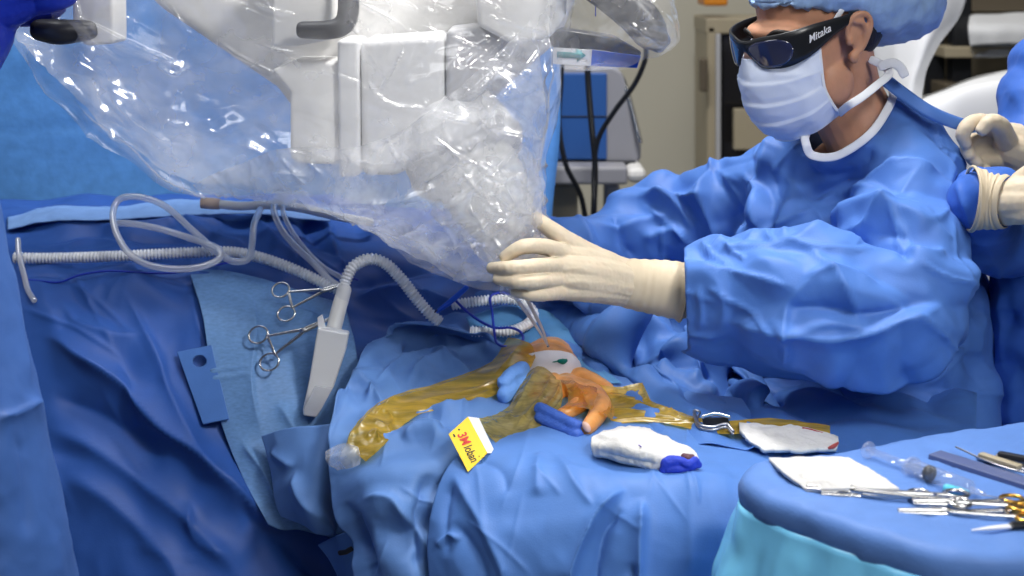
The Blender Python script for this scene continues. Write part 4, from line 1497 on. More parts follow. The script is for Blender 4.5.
# lap and thighs under the gown
gp.append(ptube([(880, 430, 2.36), (800, 440, 2.30), (720, 452, 2.32)], [0.14, 0.11, 0.09], seg=24, smooth=6))
V, F = union(gp, 0.017, 3)
gfolds = [
    ('r', [(700, 262), (740, 252), (800, 246), (850, 224), (868, 206)], 7, 0.010),
    ('s', [(688, 262), (720, 274), (760, 280), (800, 292)], 10, 0.008),
    ('s', [(900, 205), (870, 230), (848, 240), (842, 226)], 10, 0.014),
    ('r', [(838, 228), (870, 215), (905, 220), (930, 235)], 9, 0.012),
    ('r', [(850, 238), (880, 246), (902, 252), (912, 268)], 7, -0.016),
    ('r', [(905, 250), (930, 258), (945, 250)], 8, 0.010),
    ('s', [(848, 200), (870, 178), (905, 168), (940, 178)], 14, 0.012),
    ('r', [(790, 200), (830, 190), (866, 172), (900, 168)], 9, -0.012),
    ('r', [(790, 195), (782, 230), (790, 248)], 10, 0.012),
    ('r', [(760, 160), (770, 200), (780, 240)], 10, -0.012),
    ('s', [(790, 128), (770, 160), (762, 205), (770, 245)], 16, 0.014),
    ('s', [(742, 132), (716, 170), (712, 205), (724, 248)], 14, 0.016),
    ('r', [(800, 160), (830, 176), (860, 165), (880, 140)], 10, -0.010),
    ('r', [(720, 320), (780, 330), (830, 322), (880, 330)], 10, 0.012),
    ('s', [(760, 312), (800, 330), (850, 334), (900, 318), (950, 300)], 12, 0.014),
    ('r', [(770, 310), (820, 308), (870, 314), (940, 300)], 12, -0.014),
    ('r', [(800, 280), (840, 272), (880, 284)], 8, 0.008),
    ('r', [(800, 246), (828, 268), (850, 300), (862, 330)], 8, 0.010),
    ('r', [(700, 284), (702, 310), (700, 330)], 5, 0.006),
    ('s', [(786, 300), (788, 330), (786, 368)], 8, 0.010),
    ('s', [(955, 140), (948, 180), (944, 210), (928, 228), (905, 214)], 5, 0.004),
    ('r', [(932, 118), (942, 150), (948, 185)], 3, 0.004),
    ('r', [(944, 215), (955, 260), (965, 320)], 3, 0.004),
    ('r', [(650, 196), (680, 210), (700, 232)], 8, 0.012),
    ('s', [(640, 192), (665, 200), (700, 200), (720, 196)], 10, 0.014),
    ('r', [(580, 224), (610, 230), (640, 222), (675, 216)], 8, 0.010),
    ('r', [(575, 215), (585, 240), (595, 260)], 7, 0.010),
    ('r', [(612, 215), (622, 240), (636, 262)], 7, -0.012),
    ('r', [(690, 170), (720, 150), (745, 140)], 6, 0.008),
    ('r', [(640, 240), (672, 230), (695, 240)], 8, 0.012),
    ('r', [(960, 250), (972, 300), (980, 340)], 8, 0.010),
    ('s', [(984, 352), (950, 352), (900, 372), (850, 378), (800, 372)], 12, 0.014),
]
X = wrinkle(V, F, excess=0.07, iters=300, tether=0.004, bend=0.08, seed=5, seed_amp=0.012, seed_scale=0.12)


V, F = refine(X, F, 2)
gfolds = [(a, b, c, 1.5 * e) for a, b, c, e in gfolds]
gfolds += random_creases(40, (600, 130, 990, 400), 20, 70, (30, 110), (2.0, 4.5), (0.004, 0.009), 9)
V = displaced(V, F, gfolds, [(0.006, 0.17), (0.002, 0.06), (0.022, 0.090, (0.25, 0.3, 1.0), 'p'), (0.012, 0.075, (0.9, 0.3, 0.5), 'p')], 8)
# open neckline
NECK = np.array([(806, 126), (806, 140), (812, 154), (832, 156), (852, 147), (871, 131), (885, 111), (893, 92), (889, 70), (840, 70), (806, 100)], float)


def inside(pix, poly):
    r = np.zeros(len(pix), bool)
    k = len(poly) - 1
    for m in range(len(poly)):
        a, b = poly[m], poly[k]
        c = (a[1] > pix[:, 1]) != (b[1] > pix[:, 1])
        r ^= c & (pix[:, 0] < (b[0] - a[0]) * (pix[:, 1] - a[1]) / (b[1] - a[1] + 1e-12) + a[0])
        k = m
    return r


q = inside(to_pix(V), NECK) & (((V - CAM) @ VF0) < 2.36)
F = np.asarray(F)
px_ = to_pix(V)
dep = (V - CAM) @ VF0
# open sleeve hem above the cuff
q |= (px_[:, 0] < 684 + 0.04 * (px_[:, 1] - 290)) & (px_[:, 1] > 244) & (px_[:, 1] < 350) & (dep < 2.22)
F = F[~q[F].any(1)]
nax = (S.p(-0.03, 0, -0.06) - neckb)
nax /= np.linalg.norm(nax)
V = smooth_rim(V, F, dep < 2.4)
gown = mesh('surgical_gown', V, F, GOWN, surgeon, solid=0.0015)
# white neck binding and the blue tie behind
col = [(816, 120, 2.21), (806, 134, 2.18), (806, 144, 2.165), (812, 155, 2.17), (832, 157, 2.165), (852, 148, 2.155), (872, 132, 2.15), (886, 112, 2.17), (893, 94, 2.21), (884, 84, 2.27), (850, 84, 2.36)]
V, F = ptube(col, 0.0066, seg=12, smooth=8, flat=0.22, up=(-0.1, -0.95, 0.3))
tag(mesh('neck_binding', V, F, MASKW, gown), 'white neck binding')
V, F = ptube([(888, 82, 2.18), (905, 95, 2.165), (930, 112, 2.15), (960, 124, 2.17), (985, 128, 2.22)], 0.011, seg=10, smooth=6, flat=0.2, up=(0, -0.9, 0.4))
mesh('neck_tie', V, F, GOWN, gown)

# gloved left hand on the microscope tip
fingers = [
    ([(596, 258, 2.07), (572, 244, 2.055), (553, 231, 2.05), (536, 219, 2.06)], [0.017, 0.0145, 0.0125, 0.0105]),
    ([(566, 254, 2.045), (545, 247, 2.015), (522, 247, 1.995), (505, 257, 2.0)], [0.0135, 0.0115, 0.0105, 0.0085]),
    ([(560, 266, 2.03), (538, 266, 1.995), (513, 268, 1.98), (492, 268, 2.0)], [0.0130, 0.0112, 0.0103, 0.0082]),
    ([(560, 279, 2.03), (541, 281, 1.995), (519, 282, 1.98), (498, 279, 1.995)], [0.0125, 0.0108, 0.0098, 0.0080]),
    ([(564, 291, 2.035), (549, 294, 2.01), (532, 295, 1.995), (515, 291, 2.0)], [0.0115, 0.0098, 0.0088, 0.0072]),
]
metas = [([(625, 276, 2.085), (590, 262, 2.06), (563, 254, 2.045)], [0.026, 0.022, 0.0145]),
         ([(625, 280, 2.08), (592, 272, 2.045), (558, 266, 2.03)], [0.027, 0.022, 0.0145]),
         ([(625, 285, 2.08), (592, 281, 2.045), (558, 279, 2.03)], [0.027, 0.022, 0.0145]),
         ([(625, 289, 2.085), (594, 289, 2.05), (562, 291, 2.035)], [0.026, 0.020, 0.0135]),
         ([(620, 276, 2.09), (604, 266, 2.08), (590, 256, 2.07)], [0.026, 0.024, 0.018])]
hp = hand_pieces(fingers, metas, ([(600, 277, 2.07), (622, 282, 2.085), (640, 285, 2.09), (662, 288, 2.09), (682, 291, 2.09)], [0.030, 0.033, 0.036, 0.039, 0.041]), flat=0.80, up=(0, -1, 0.1))
V, F = union(hp, 0.0016, 5)
V = displaced(V, F, [('r', [(560, 271), (580, 268), (590, 275)], 4, 0.0014), ('r', [(562, 284), (585, 282), (592, 290)], 4, 0.0014),
                     ('r', [(566, 252), (585, 256)], 4, 0.0012), ('r', [(556, 238), (566, 246)], 3, 0.001)],
              [(0.0007, 0.02), (0.0003, 0.006)], 3)
glove = mesh('glove', V, F, LATEX, surgeon)
V, F = hose(Wa([(616, 281, 2.08), (640, 285, 2.09), (662, 288, 2.092), (684, 291.5, 2.093)]), 0.040, 5, 0.0005, seg=48, n=20)
r = catmull(np.array([[0.0345], [0.0385], [0.0415], [0.0430]]), 10)
C = catmull(Wa([(616, 281, 2.08), (640, 285, 2.09), (662, 288, 2.092), (684, 291.5, 2.093)]), 10)
rr = r[:, 0] + 0.0006 * np.sin(np.linspace(0, 40, len(r)))
rr[-2:] += 0.0018
V, F = tube(C, rr, seg=48, flat=0.86, up=(0, -1, 0.1), round_caps=False)
F = F[:-2]
cuff = mesh('cuff', V, F, CUFFM, glove, solid=0.0012)
V, F = tube([C[-1] + (C[-1] - C[-4]) * 0.02, C[-1] + (C[-1] - C[-4]) * 0.03], 0.001)
a = np.linspace(0, 2 * math.pi, 60)
T_, N_, B_ = frames(C)
u_ = np.array((0, -1, 0.1))
u_ = u_ - T_[-1] * (u_ @ T_[-1])
u_ /= np.linalg.norm(u_)
b_ = np.cross(T_[-1], u_)
V, F = tube([C[-1] + u_ * math.cos(t) * 0.0445 * 0.86 + b_ * math.sin(t) * 0.0445 for t in a], 0.0022, seg=8)
mesh('rolled_rim', V, F, CUFFM, cuff)

# the right hand, behind the microscope tip
hp = hand_pieces([([(512, 238, 2.36), (500, 232, 2.31), (494, 238, 2.27)], [0.0135, 0.0115, 0.009]), ([(508, 246, 2.36), (496, 244, 2.31), (490, 250, 2.27)], [0.013, 0.011, 0.009]),
                  ([(508, 255, 2.36), (497, 256, 2.31), (492, 261, 2.27)], [0.0125, 0.0105, 0.0085]), ([(512, 263, 2.36), (503, 266, 2.32), (498, 270, 2.29)], [0.0115, 0.0095, 0.0078]),
                  ([(524, 236, 2.36), (518, 224, 2.32), (514, 222, 2.28)], [0.015, 0.012, 0.0095])],
                 [([(535, 246, 2.40), (512, 240, 2.36)], [0.026, 0.015]), ([(535, 250, 2.40), (508, 248, 2.36)], [0.026, 0.015]), ([(535, 254, 2.40), (510, 258, 2.36)], [0.025, 0.014])],
                 ([(530, 250, 2.39), (545, 251, 2.42), (565, 250, 2.44)], [0.030, 0.036, 0.042]), flat=0.85, up=(0, 0, 1))
V, F = union(hp, 0.002, 4)
mesh('glove', V, F, LATEX, surgeon)

# ------------------------------------------------ the person at the right edge
rO, rA = head_frame((1110, -120), 2.35, 20, 25)
R = Head(rO, rA)
rb = R.pieces() + R.ear(1) + R.ear(-1)
rb.append(tube([R.p(-0.022, 0, 0.0), R.p(-0.03, 0, -0.10), W(1110, 20, 2.4), W(1110, 110, 2.42)], [0.062, 0.058, 0.068, 0.09], seg=24, smooth=4))
rb.append(ptube([(1110, 90, 2.42), (1108, 250, 2.42), (1105, 420, 2.42), (1105, 560, 2.42)], [0.11, 0.12, 0.12, 0.125], seg=24, smooth=4))
rb.append(ptube([(1090, 110, 2.36), (1040, 130, 2.26), (1026, 200, 2.22), (1006, 234, 2.15), (988, 218, 2.09), (1006, 202, 2.03)], [0.06, 0.045, 0.036, 0.032, 0.028, 0.022], seg=18, smooth=5))
V, F = union(rb, 0.0045, 4)
rper = tag(mesh('person', V, F, SKIN), 'person in a royal blue gown at the right edge with both cream gloved hands together', 'person')
V, F = cap_mesh(R, 1.0, 13)
mesh('surgical_cap', V, F, CAP, rper)
V, F, G = mask_mesh(R)
mesh('face_mask', V, F, MASK, rper, solid=0.0012)
gp = [ptube([(1110, 60, 2.42), (1108, 130, 2.42), (1106, 260, 2.42), (1106, 420, 2.42), (1106, 700, 2.42)], [0.12, 0.165, 0.175, 0.185, 0.195], seg=28, smooth=5, flat=0.8, up=(0, 1, 0)),
      ptube([(1085, 60, 2.40), (1064, 90, 2.30), (1052, 150, 2.24)], [0.095, 0.088, 0.082], seg=24, smooth=6),
      ptube([(1055, 130, 2.26), (1028, 190, 2.25), (1006, 236, 2.17), (986, 230, 2.12), (982, 207, 2.06), (994, 201, 2.025)], [0.085, 0.068, 0.056, 0.050, 0.046, 0.041], seg=24, smooth=6),
      ptube([(980, 188, 2.13), (972, 206, 2.12), (980, 245, 2.13)], [0.032, 0.034, 0.038], seg=20, smooth=5),
      ptube([(1058, 240, 2.3), (1060, 340, 2.28), (1062, 450, 2.28), (1064, 700, 2.3)], [0.098, 0.096, 0.098, 0.105], seg=28, smooth=5)]
V, F = union(gp, 0.015, 3)
X = wrinkle(V, F, excess=0.10, iters=220, tether=0.004, bend=0.08, seed=25, seed_amp=0.008, seed_scale=0.1)
V, F = refine(X, F, 2)
V = displaced(V, F, [('r', [(958, 178), (966, 210), (975, 240)], 6, 0.006), ('s', [(992, 250), (1005, 300), (1006, 380)], 8, 0.008), ('r', [(1000, 306), (1024, 309)], 3, 0.004)],
              [(0.006, 0.14), (0.002, 0.055), (0.014, 0.09, (0.3, 0.3, 1.0), 'p')], 28)
mesh('surgical_gown', V, F, fabric('gown_royal', (0.040, 0.130, 0.50)), rper)
# near glove: cuff mouth towards the left, hand going right
hp = hand_pieces([([(1036, 185, 1.970), (1060, 178, 1.960), (1075, 188, 1.940), (1072, 200, 1.920)], [0.012, 0.0105, 0.0098, 0.008]),
                  ([(1038, 197, 1.960), (1064, 192, 1.940), (1080, 203, 1.920), (1074, 214, 1.910)], [0.012, 0.0105, 0.0098, 0.008]),
                  ([(1038, 208, 1.960), (1062, 206, 1.940), (1077, 216, 1.920), (1070, 226, 1.910)], [0.012, 0.0102, 0.0095, 0.0078]),
                  ([(1034, 218, 1.970), (1054, 219, 1.950), (1066, 227, 1.930), (1060, 234, 1.920)], [0.011, 0.0092, 0.0085, 0.007]),
                  ([(1020, 182, 1.990), (1034, 170, 1.980), (1046, 164, 1.980), (1058, 166, 1.970)], [0.015, 0.013, 0.0115, 0.0095])],
                 [([(1006, 198, 2.005), (1022, 192, 1.980), (1038, 188, 1.970)], [0.026, 0.022, 0.014]),
                  ([(1006, 202, 2.000), (1022, 202, 1.975), (1038, 200, 1.965)], [0.027, 0.022, 0.014]),
                  ([(1006, 206, 2.005), (1022, 210, 1.980), (1036, 213, 1.965)], [0.026, 0.021, 0.014])],
                 ([(996, 201, 2.020), (1000, 201.5, 2.015), (1006, 202, 2.005), (1024, 202, 1.980)], [0.038, 0.036, 0.034, 0.028]), flat=0.8, up=(0, -1, 0))
V, F = union(hp, 0.002, 5)
V = displaced(V, F, [('r', [(1000, 220), (1012, 224), (1020, 215)], 4, 0.0015)], [(0.0007, 0.02)], 4)
g1 = tag(mesh('glove', V, F, LATEX, rper), 'nearer glove, seen from its rolled cuff')
C = catmull(Wa([(972, 199, 2.020), (985, 200, 2.018), (998, 201, 2.010), (1008, 202, 2.000)]), 10)
rr = catmull(np.array([[0.0455], [0.0425], [0.041], [0.0375]]), 10)[:, 0] + 0.0006 * np.sin(np.linspace(0, 30, 31))
V, F = tube(C, rr, seg=48, flat=0.9, up=(0, -1, 0), round_caps=False)
cuff = mesh('cuff', V, F[:-2], CUFFM, g1, solid=0.0012)
V, F = tube([C[0] + np.array((0, -1, 0)) * math.cos(t) * 0.046 * 0.9 + np.array((0, 0, 1)) * math.sin(t) * 0.046 for t in a], 0.0023, seg=8)
mesh('rolled_rim', V, F, CUFFM, cuff)
# far glove: thumb and forefinger closed in a ring
hp = hand_pieces([([(1000, 132, 2.19), (984, 122, 2.165), (970, 124, 2.15), (963, 134, 2.15), (966, 144, 2.155)], [0.0150, 0.0128, 0.0118, 0.0110, 0.0092]),
                  ([(1006, 140, 2.17), (1000, 126, 2.14), (990, 122, 2.13), (982, 130, 2.13)], [0.017, 0.0140, 0.0122, 0.0098]),
                  ([(998, 146, 2.20), (978, 140, 2.185), (967, 146, 2.17), (970, 156, 2.16)], [0.0140, 0.0122, 0.0112, 0.0092]),
                  ([(1000, 154, 2.20), (982, 151, 2.185), (972, 156, 2.17), (978, 164, 2.16)], [0.0132, 0.0118, 0.0108, 0.0088]),
                  ([(1004, 162, 2.20), (990, 161, 2.18), (981, 164, 2.17), (987, 171, 2.16)], [0.012, 0.0106, 0.0096, 0.008])],
                 [([(1036, 156, 2.21), (1016, 142, 2.20), (1000, 133, 2.19)], [0.032, 0.030, 0.018]),
                  ([(1036, 160, 2.21), (1016, 152, 2.19), (998, 147, 2.195)], [0.032, 0.030, 0.020]),
                  ([(1036, 166, 2.21), (1018, 162, 2.20), (1002, 158, 2.20)], [0.030, 0.028, 0.020])],
                 ([(1010, 152, 2.20), (1030, 160, 2.215), (1060, 172, 2.24), (1090, 182, 2.26)], [0.032, 0.036, 0.038, 0.04]), flat=0.85, up=(0, -1, 0))
V, F = union(hp, 0.002, 4)
V = displaced(V, F, [], [(0.0007, 0.02)], 5)
tag(mesh('glove', V, F, LATEX, rper), 'farther glove, thumb and finger closed in a ring')

# ------------------------------------------------- the person at the left edge
lO, lA = head_frame((-140, -260), 1.8, -160, 20)
Lh = Head(lO, lA)
lb = Lh.pieces() + Lh.ear(1) + Lh.ear(-1)
lb.append(tube([Lh.p(-0.022, 0, 0.0), Lh.p(-0.03, 0, -0.10), W(-150, -60, 1.75), W(-150, 80, 1.75)], [0.062, 0.058, 0.07, 0.10], seg=24, smooth=4))
lb.append(ptube([(-150, 60, 1.75), (-150, 250, 1.75), (-145, 450, 1.75), (-140, 600, 1.75)], [0.12, 0.13, 0.13, 0.13], seg=24, smooth=4))
lb.append(ptube([(-120, 30, 1.78), (-60, 70, 1.86), (-40, 60, 1.94), (-10, 18, 1.985), (20, 6, 2.0)], [0.055, 0.042, 0.030, 0.024, 0.018], seg=18, smooth=5))
V, F = union(lb, 0.0045, 4)
lper = tag(mesh('person', V, F, SKIN), 'person in a blue gown cropped by the left edge, blue gloved hand raised', 'person')
V, F = cap_mesh(Lh, 1.0, 33)
mesh('surgical_cap', V, F, CAP, lper)
V, F, G = mask_mesh(Lh)
mesh('face_mask', V, F, MASK, lper, solid=0.0012)
gp = [ptube([(-150, -40, 1.75), (-150, 60, 1.75), (-140, 200, 1.74), (-125, 330, 1.72), (-110, 470, 1.70), (-100, 600, 1.70), (-90, 850, 1.70)],
            [0.09, 0.135, 0.158, 0.170, 0.188, 0.205, 0.225], seg=32, smooth=5, flat=0.85, up=(0, 1, 0)),
      ptube([(-130, 20, 1.77), (-75, 66, 1.86), (-52, 68, 1.93), (-30, 50, 1.97)], [0.085, 0.072, 0.058, 0.044], seg=24, smooth=6)]
V, F = union(gp, 0.015, 3)
X = wrinkle(V, F, excess=0.06, iters=220, tether=0.004, bend=0.10, seed=35, seed_amp=0.006, seed_scale=0.12, direction=(1, 0.3, 0))
V, F = refine(X, F, 2)
V = displaced(V, F, [('s', [(-10, 420), (18, 412), (42, 398)], 10, 0.008), ('r', [(8, 250), (20, 330), (30, 395)], 8, 0.006), ('r', [(10, 430), (22, 460), (26, 540)], 10, -0.006)],
              [(0.004, 0.18), (0.0015, 0.06), (0.010, 0.12, (1, 0.3, 0.1), 'p')], 38)
mesh('surgical_gown', V, F, fabric('gown_left', (0.042, 0.115, 0.36)), lper)
hp = hand_pieces([([(30, 6, 1.99), (52, 2, 1.97), (68, -4, 1.98), (74, -16, 2.0)], [0.0145, 0.0135, 0.0125, 0.010]),
                  ([(26, -6, 1.98), (50, -10, 1.96), (66, -14, 1.97), (73, -26, 1.99)], [0.0145, 0.0135, 0.0125, 0.010]),
                  ([(22, -18, 1.98), (46, -22, 1.96), (62, -26, 1.97), (68, -36, 1.99)], [0.0140, 0.0130, 0.012, 0.0098]),
                  ([(18, -30, 1.99), (38, -34, 1.97), (54, -37, 1.98), (58, -46, 2.0)], [0.013, 0.0115, 0.0105, 0.009]),
                  ([(4, 12, 2.02), (26, 16, 2.03), (46, 14, 2.04), (58, 8, 2.05)], [0.018, 0.015, 0.0135, 0.011])],
                 [([(-14, 14, 1.99), (8, 8, 1.985), (32, 4, 1.98)], [0.036, 0.03, 0.0175]),
                  ([(-14, 8, 1.99), (8, -2, 1.98), (30, -8, 1.97)], [0.036, 0.03, 0.017]),
                  ([(-14, 2, 1.99), (6, -12, 1.98), (26, -20, 1.97)], [0.036, 0.028, 0.016]),
                  ([(-14, 0, 1.99), (2, -20, 1.985), (20, -32, 1.98)], [0.034, 0.026, 0.015])],
                 ([(-42, 56, 1.96), (-28, 38, 1.98), (-14, 18, 1.99), (0, 4, 1.99)], [0.056, 0.052, 0.046, 0.036]), flat=0.85, up=(0, -1, 0))
V, F = union(hp, 0.0022, 5)
V = displaced(V, F, [], [(0.0012, 0.03), (0.0005, 0.01)], 5)
tag(mesh('glove', V, F, NITRILE, lper), 'dark blue glove')

# ============================================================ the microscope
VR, VU, VF = np.array((1.0, 0, 0)), np.array((0, SP, CP)), np.array((0, CP, -SP))
VAX = np.array((VR, VU, VF))


def pprism(name, poly, d, depth, mat, parent, bevel=0.008, **k):
    V, F = prism(poly, d, depth)
    return tag(solidmesh(name, V, F, mat, parent, smooth=True, bevel=bevel), **k)


mic = thing('surgical_microscope', 'white surgical microscope hanging over the wound inside clear plastic', 'microscope', W(400, 120, 2.2))
pprism('arm_housing', [(96, -120), (150, 2), (214, 46), (276, 88), (300, 120), (470, 120), (560, 40), (620, -120)], 2.20, 0.26, WHITEP, mic, 0.02)
pprism('side_module', [(271, 70), (292, 62), (345, 62), (345, 160), (338, 165), (297, 164), (290, 158), (290, 92)], 2.10, 0.16, WHITEP, mic, 0.008)
pprism('side_rail', [(337, 40), (358, 40), (360, 176), (339, 178)], 2.085, 0.14, WHITEP2, mic, 0.006)
pprism('optics_block', [(360, 40), (445, 34), (446, 104), (428, 150), (400, 176), (361, 176)], 2.10, 0.2, WHITEP2, mic, 0.012)
pprism('painted_shade_panel', [(446, 30), (478, 26), (502, 44), (500, 78), (470, 104), (446, 104)], 2.08, 0.15, GREYP, mic, 0.008)  # grey colour stands in for shade on the white body
pprism('eyepiece_block', [(470, -60), (570, -60), (566, 20), (548, 40), (512, 44), (478, 26)], 2.03, 0.18, WHITEP, mic, 0.008)
pprism('control_box', [(272, -40), (332, -40), (332, 40), (296, 46), (272, 47)], 2.055, 0.12, WHITEP, mic, 0.006)
pprism('handle_mount', [(72, -40), (112, -40), (113, 44), (84, 46), (72, 30)], 2.03, 0.08, WHITEP, mic, 0.006)
V, F = union([ptube([(40, 30, 2.03), (60, 32, 2.03), (90, 30, 2.04)], [0.016, 0.0185, 0.014], seg=24, smooth=6)], 0.003, 3)
mesh('grip_knob', V, F, DGREY, mic)
V, F = union([ptube([(303, 30, 2.03), (325, 30, 2.03), (340, 27, 2.03), (348, 14, 2.03), (348, -30, 2.03)], [0.0125, 0.0135, 0.0145, 0.0155, 0.0155], seg=20, smooth=6, flat=0.9)], 0.0028, 2)
mesh('handle', V, F, DGREY, mic)
# objective: a broad ring, then a tapering barrel aimed at the wound
ax0, ax1 = W(462, 150, 2.16), W(530, 262, 2.10)
axd = (ax1 - ax0) / np.linalg.norm(ax1 - ax0)
def barrel(name, prof, mat, seg=56):
    t1 = np.cross(axd, (0, 1, 0.2))
    t1 /= np.linalg.norm(t1)
    t2 = np.cross(axd, t1)
    ang = np.linspace(0, 2 * math.pi, seg, endpoint=False)
    V = np.array([ax0 + axd * s + r * (math.cos(q) * t1 + math.sin(q) * t2) for s, r in prof for q in ang])
    F = [tuple(q) for q in quads(len(prof), seg, True)] + [tuple(range(seg))[::-1], tuple(range((len(prof) - 1) * seg, len(prof) * seg))]
    return solidmesh(name, V, F, mat, mic, bevel=0.001)


barrel('objective_ring', [(-0.06, 0.070), (-0.055, 0.082), (-0.02, 0.090), (0.012, 0.092), (0.028, 0.090), (0.036, 0.084), (0.038, 0.07)], WHITEP2)
barrel('ring_edge', [(0.006, 0.0925), (0.012, 0.0945), (0.020, 0.0945), (0.026, 0.0915)], GREYP)
barrel('objective_barrel', [(0.03, 0.066), (0.05, 0.068), (0.10, 0.062), (0.135, 0.052), (0.15, 0.040), (0.152, 0.03)], WHITEP)
barrel('lens_cap', [(0.15, 0.036), (0.168, 0.034), (0.172, 0.028)], GREYP)
# drape-covered right handle, console lip and arrow label
pprism('side_console', [(548, 34), (566, 30), (618, 38), (642, 52), (640, 57), (600, 50), (552, 48)], 2.06, 0.10, DGREY, mic, 0.004)
pprism('label_strip', [(553, 47.5), (592, 50), (591, 66), (553, 64)], 2.055, 0.004, PAPER, mic, 0.0004)
pprism('blue_strip', [(592, 50), (641, 56), (637, 68), (591, 66)], 2.057, 0.006, COBALT, mic, 0.0004)
pprism('arrow_mark', [(557, 51.6), (577, 52.6), (577, 48.6), (586, 55.4), (577, 62), (577, 58.6), (557, 57.6)], 2.0525, 0.001, ARROW, mic, 0)
V, F = union([ptube([(590, -20, 2.0), (612, -6, 2.0), (636, 14, 2.0), (652, 34, 2.0), (660, 42, 2.0)], [0.026, 0.028, 0.028, 0.025, 0.016], seg=24, smooth=6, flat=0.85)], 0.003, 3)
mesh('side_handle', V, F, DGREY, mic)
V, F = ptube([(596, -30, 2.04), (595.5, 16, 2.04)], 0.0009, seg=8)
mesh('cord', V, F, BLUEEND, mic)

# ------------------------------------------------ clear plastic over it
cols = [  # top (x, y) and lower edge (x, y), fullness
    ((-30, -50), (4, 22), 0.02), ((30, -50), (36, 64), 0.05), ((85, -50), (72, 106), 0.08), ((150, -50), (121, 150), 0.11),
    ((215, -50), (180, 187), 0.13), ((290, -50), (262, 197), 0.15), ((360, -50), (340, 212), 0.16), ((420, -50), (400, 246), 0.16),
    ((470, -50), (440, 273), 0.15), ((515, -50), (490, 289), 0.13), ((548, -50), (522, 280), 0.09), ((566, -50), (537, 225), 0.05), ((572, -50), (548, 130), 0.02)]
front, back = [], []
vs = np.linspace(0, 1, 6)
for (tp, bt, full) in cols:
    fr, bk = [], []
    for v in vs:
        x = tp[0] * (1 - v) + bt[0] * v
        y = tp[1] * (1 - v) + bt[1] * v
        m = full * (1 - v ** 3) + 0.0
        fr.append((x, y, 2.12 - 0.9 * m - 0.03))
        bk.append((x, y - 3, 2.12 + 1.5 * m))
    front.append(fr)
    back.append(bk)
front = np.swapaxes(np.array(front), 0, 1)
back = np.swapaxes(np.array(back), 0, 1)
bf = [
    ('r', [(22, 40), (60, 92), (110, 142), (170, 186), (250, 204)], 5, 0.010),
    ('r', [(70, 90), (120, 130), (180, 175), (240, 198)], 6, 0.012),
    ('r', [(110, 40), (150, 55), (194, 67)], 3, 0.010), ('r', [(75, 12), (130, 40), (190, 66)], 3, 0.010), ('r', [(160, 62), (178, 73), (194, 67)], 3, 0.008),
    ('r', [(110, 80), (130, 110), (160, 130), (186, 142)], 6, 0.010), ('r', [(100, 70), (106, 100), (108, 112)], 3, 0.006),
    ('r', [(355, 0), (380, 14), (405, 30), (410, 60)], 3, 0.010), ('r', [(355, 2), (395, 4), (420, 12)], 3, 0.010),
    ('r', [(405, 30), (420, 38), (428, 46), (434, 30)], 3, 0.010), ('r', [(364, 76), (380, 95), (400, 104), (430, 108), (460, 122)], 3, 0.010),
    ('r', [(405, 85), (418, 78), (432, 76)], 3, 0.009), ('r', [(420, 96), (440, 112), (470, 122)], 3, 0.010),
    ('r', [(450, 104), (475, 90), (500, 66), (520, 30)], 4, 0.012), ('r', [(480, 62), (500, 44), (516, 32)], 3, 0.010), ('r', [(478, 118), (490, 130), (500, 140)], 3, 0.01),
    ('r', [(440, 205), (470, 185), (500, 160), (525, 120)], 6, 0.010), ('r', [(380, 220), (410, 190), (440, 170), (470, 150)], 6, 0.012),
    ('r', [(395, 235), (430, 215), (470, 205)], 5, 0.010), ('r', [(300, 190), (350, 200), (400, 200), (440, 185)], 7, 0.010),
    ('r', [(225, 105), (240, 130), (246, 145)], 3, 0.006), ('r', [(262, 78), (276, 72), (285, 66)], 3, 0.008),
    ('r', [(256, 5), (276, 12), (300, 16)], 3, 0.010), ('r', [(545, 10), (540, 80), (535, 150), (525, 220)], 5, 0.010),
    ('r', [(510, 140), (520, 180), (515, 230)], 6, 0.010), ('r', [(215, 0), (235, 4), (250, 6)], 3, 0.006),
]
bf = [(a, b, 0.55 * c, 1.5 * e) for a, b, c, e in bf]
bf += random_creases(70, (30, 0, 555, 270), 42, 30, (20, 80), (1.3, 2.6), (0.003, 0.008), 11) + random_creases(45, (360, 20, 550, 280), -45, 35, (15, 60), (1.2, 2.4), (0.003, 0.008), 12)
Vf, Ff = patch_mesh(list(front), 420, 300, bf, [(0.014, 0.16), (0.0028, 0.06)], 61)
Vb, Fb = patch_mesh(list(back), 120, 80, (), [(0.014, 0.14), (0.006, 0.045)], 75)
V, F = join([(Vf, Ff), (Vb, np.asarray(Fb)[:, ::-1])])
bag = tag(mesh('plastic_drape', V, F, BAG), 'crinkled clear plastic bag over the white microscope, gathered at its tip', 'plastic cover')
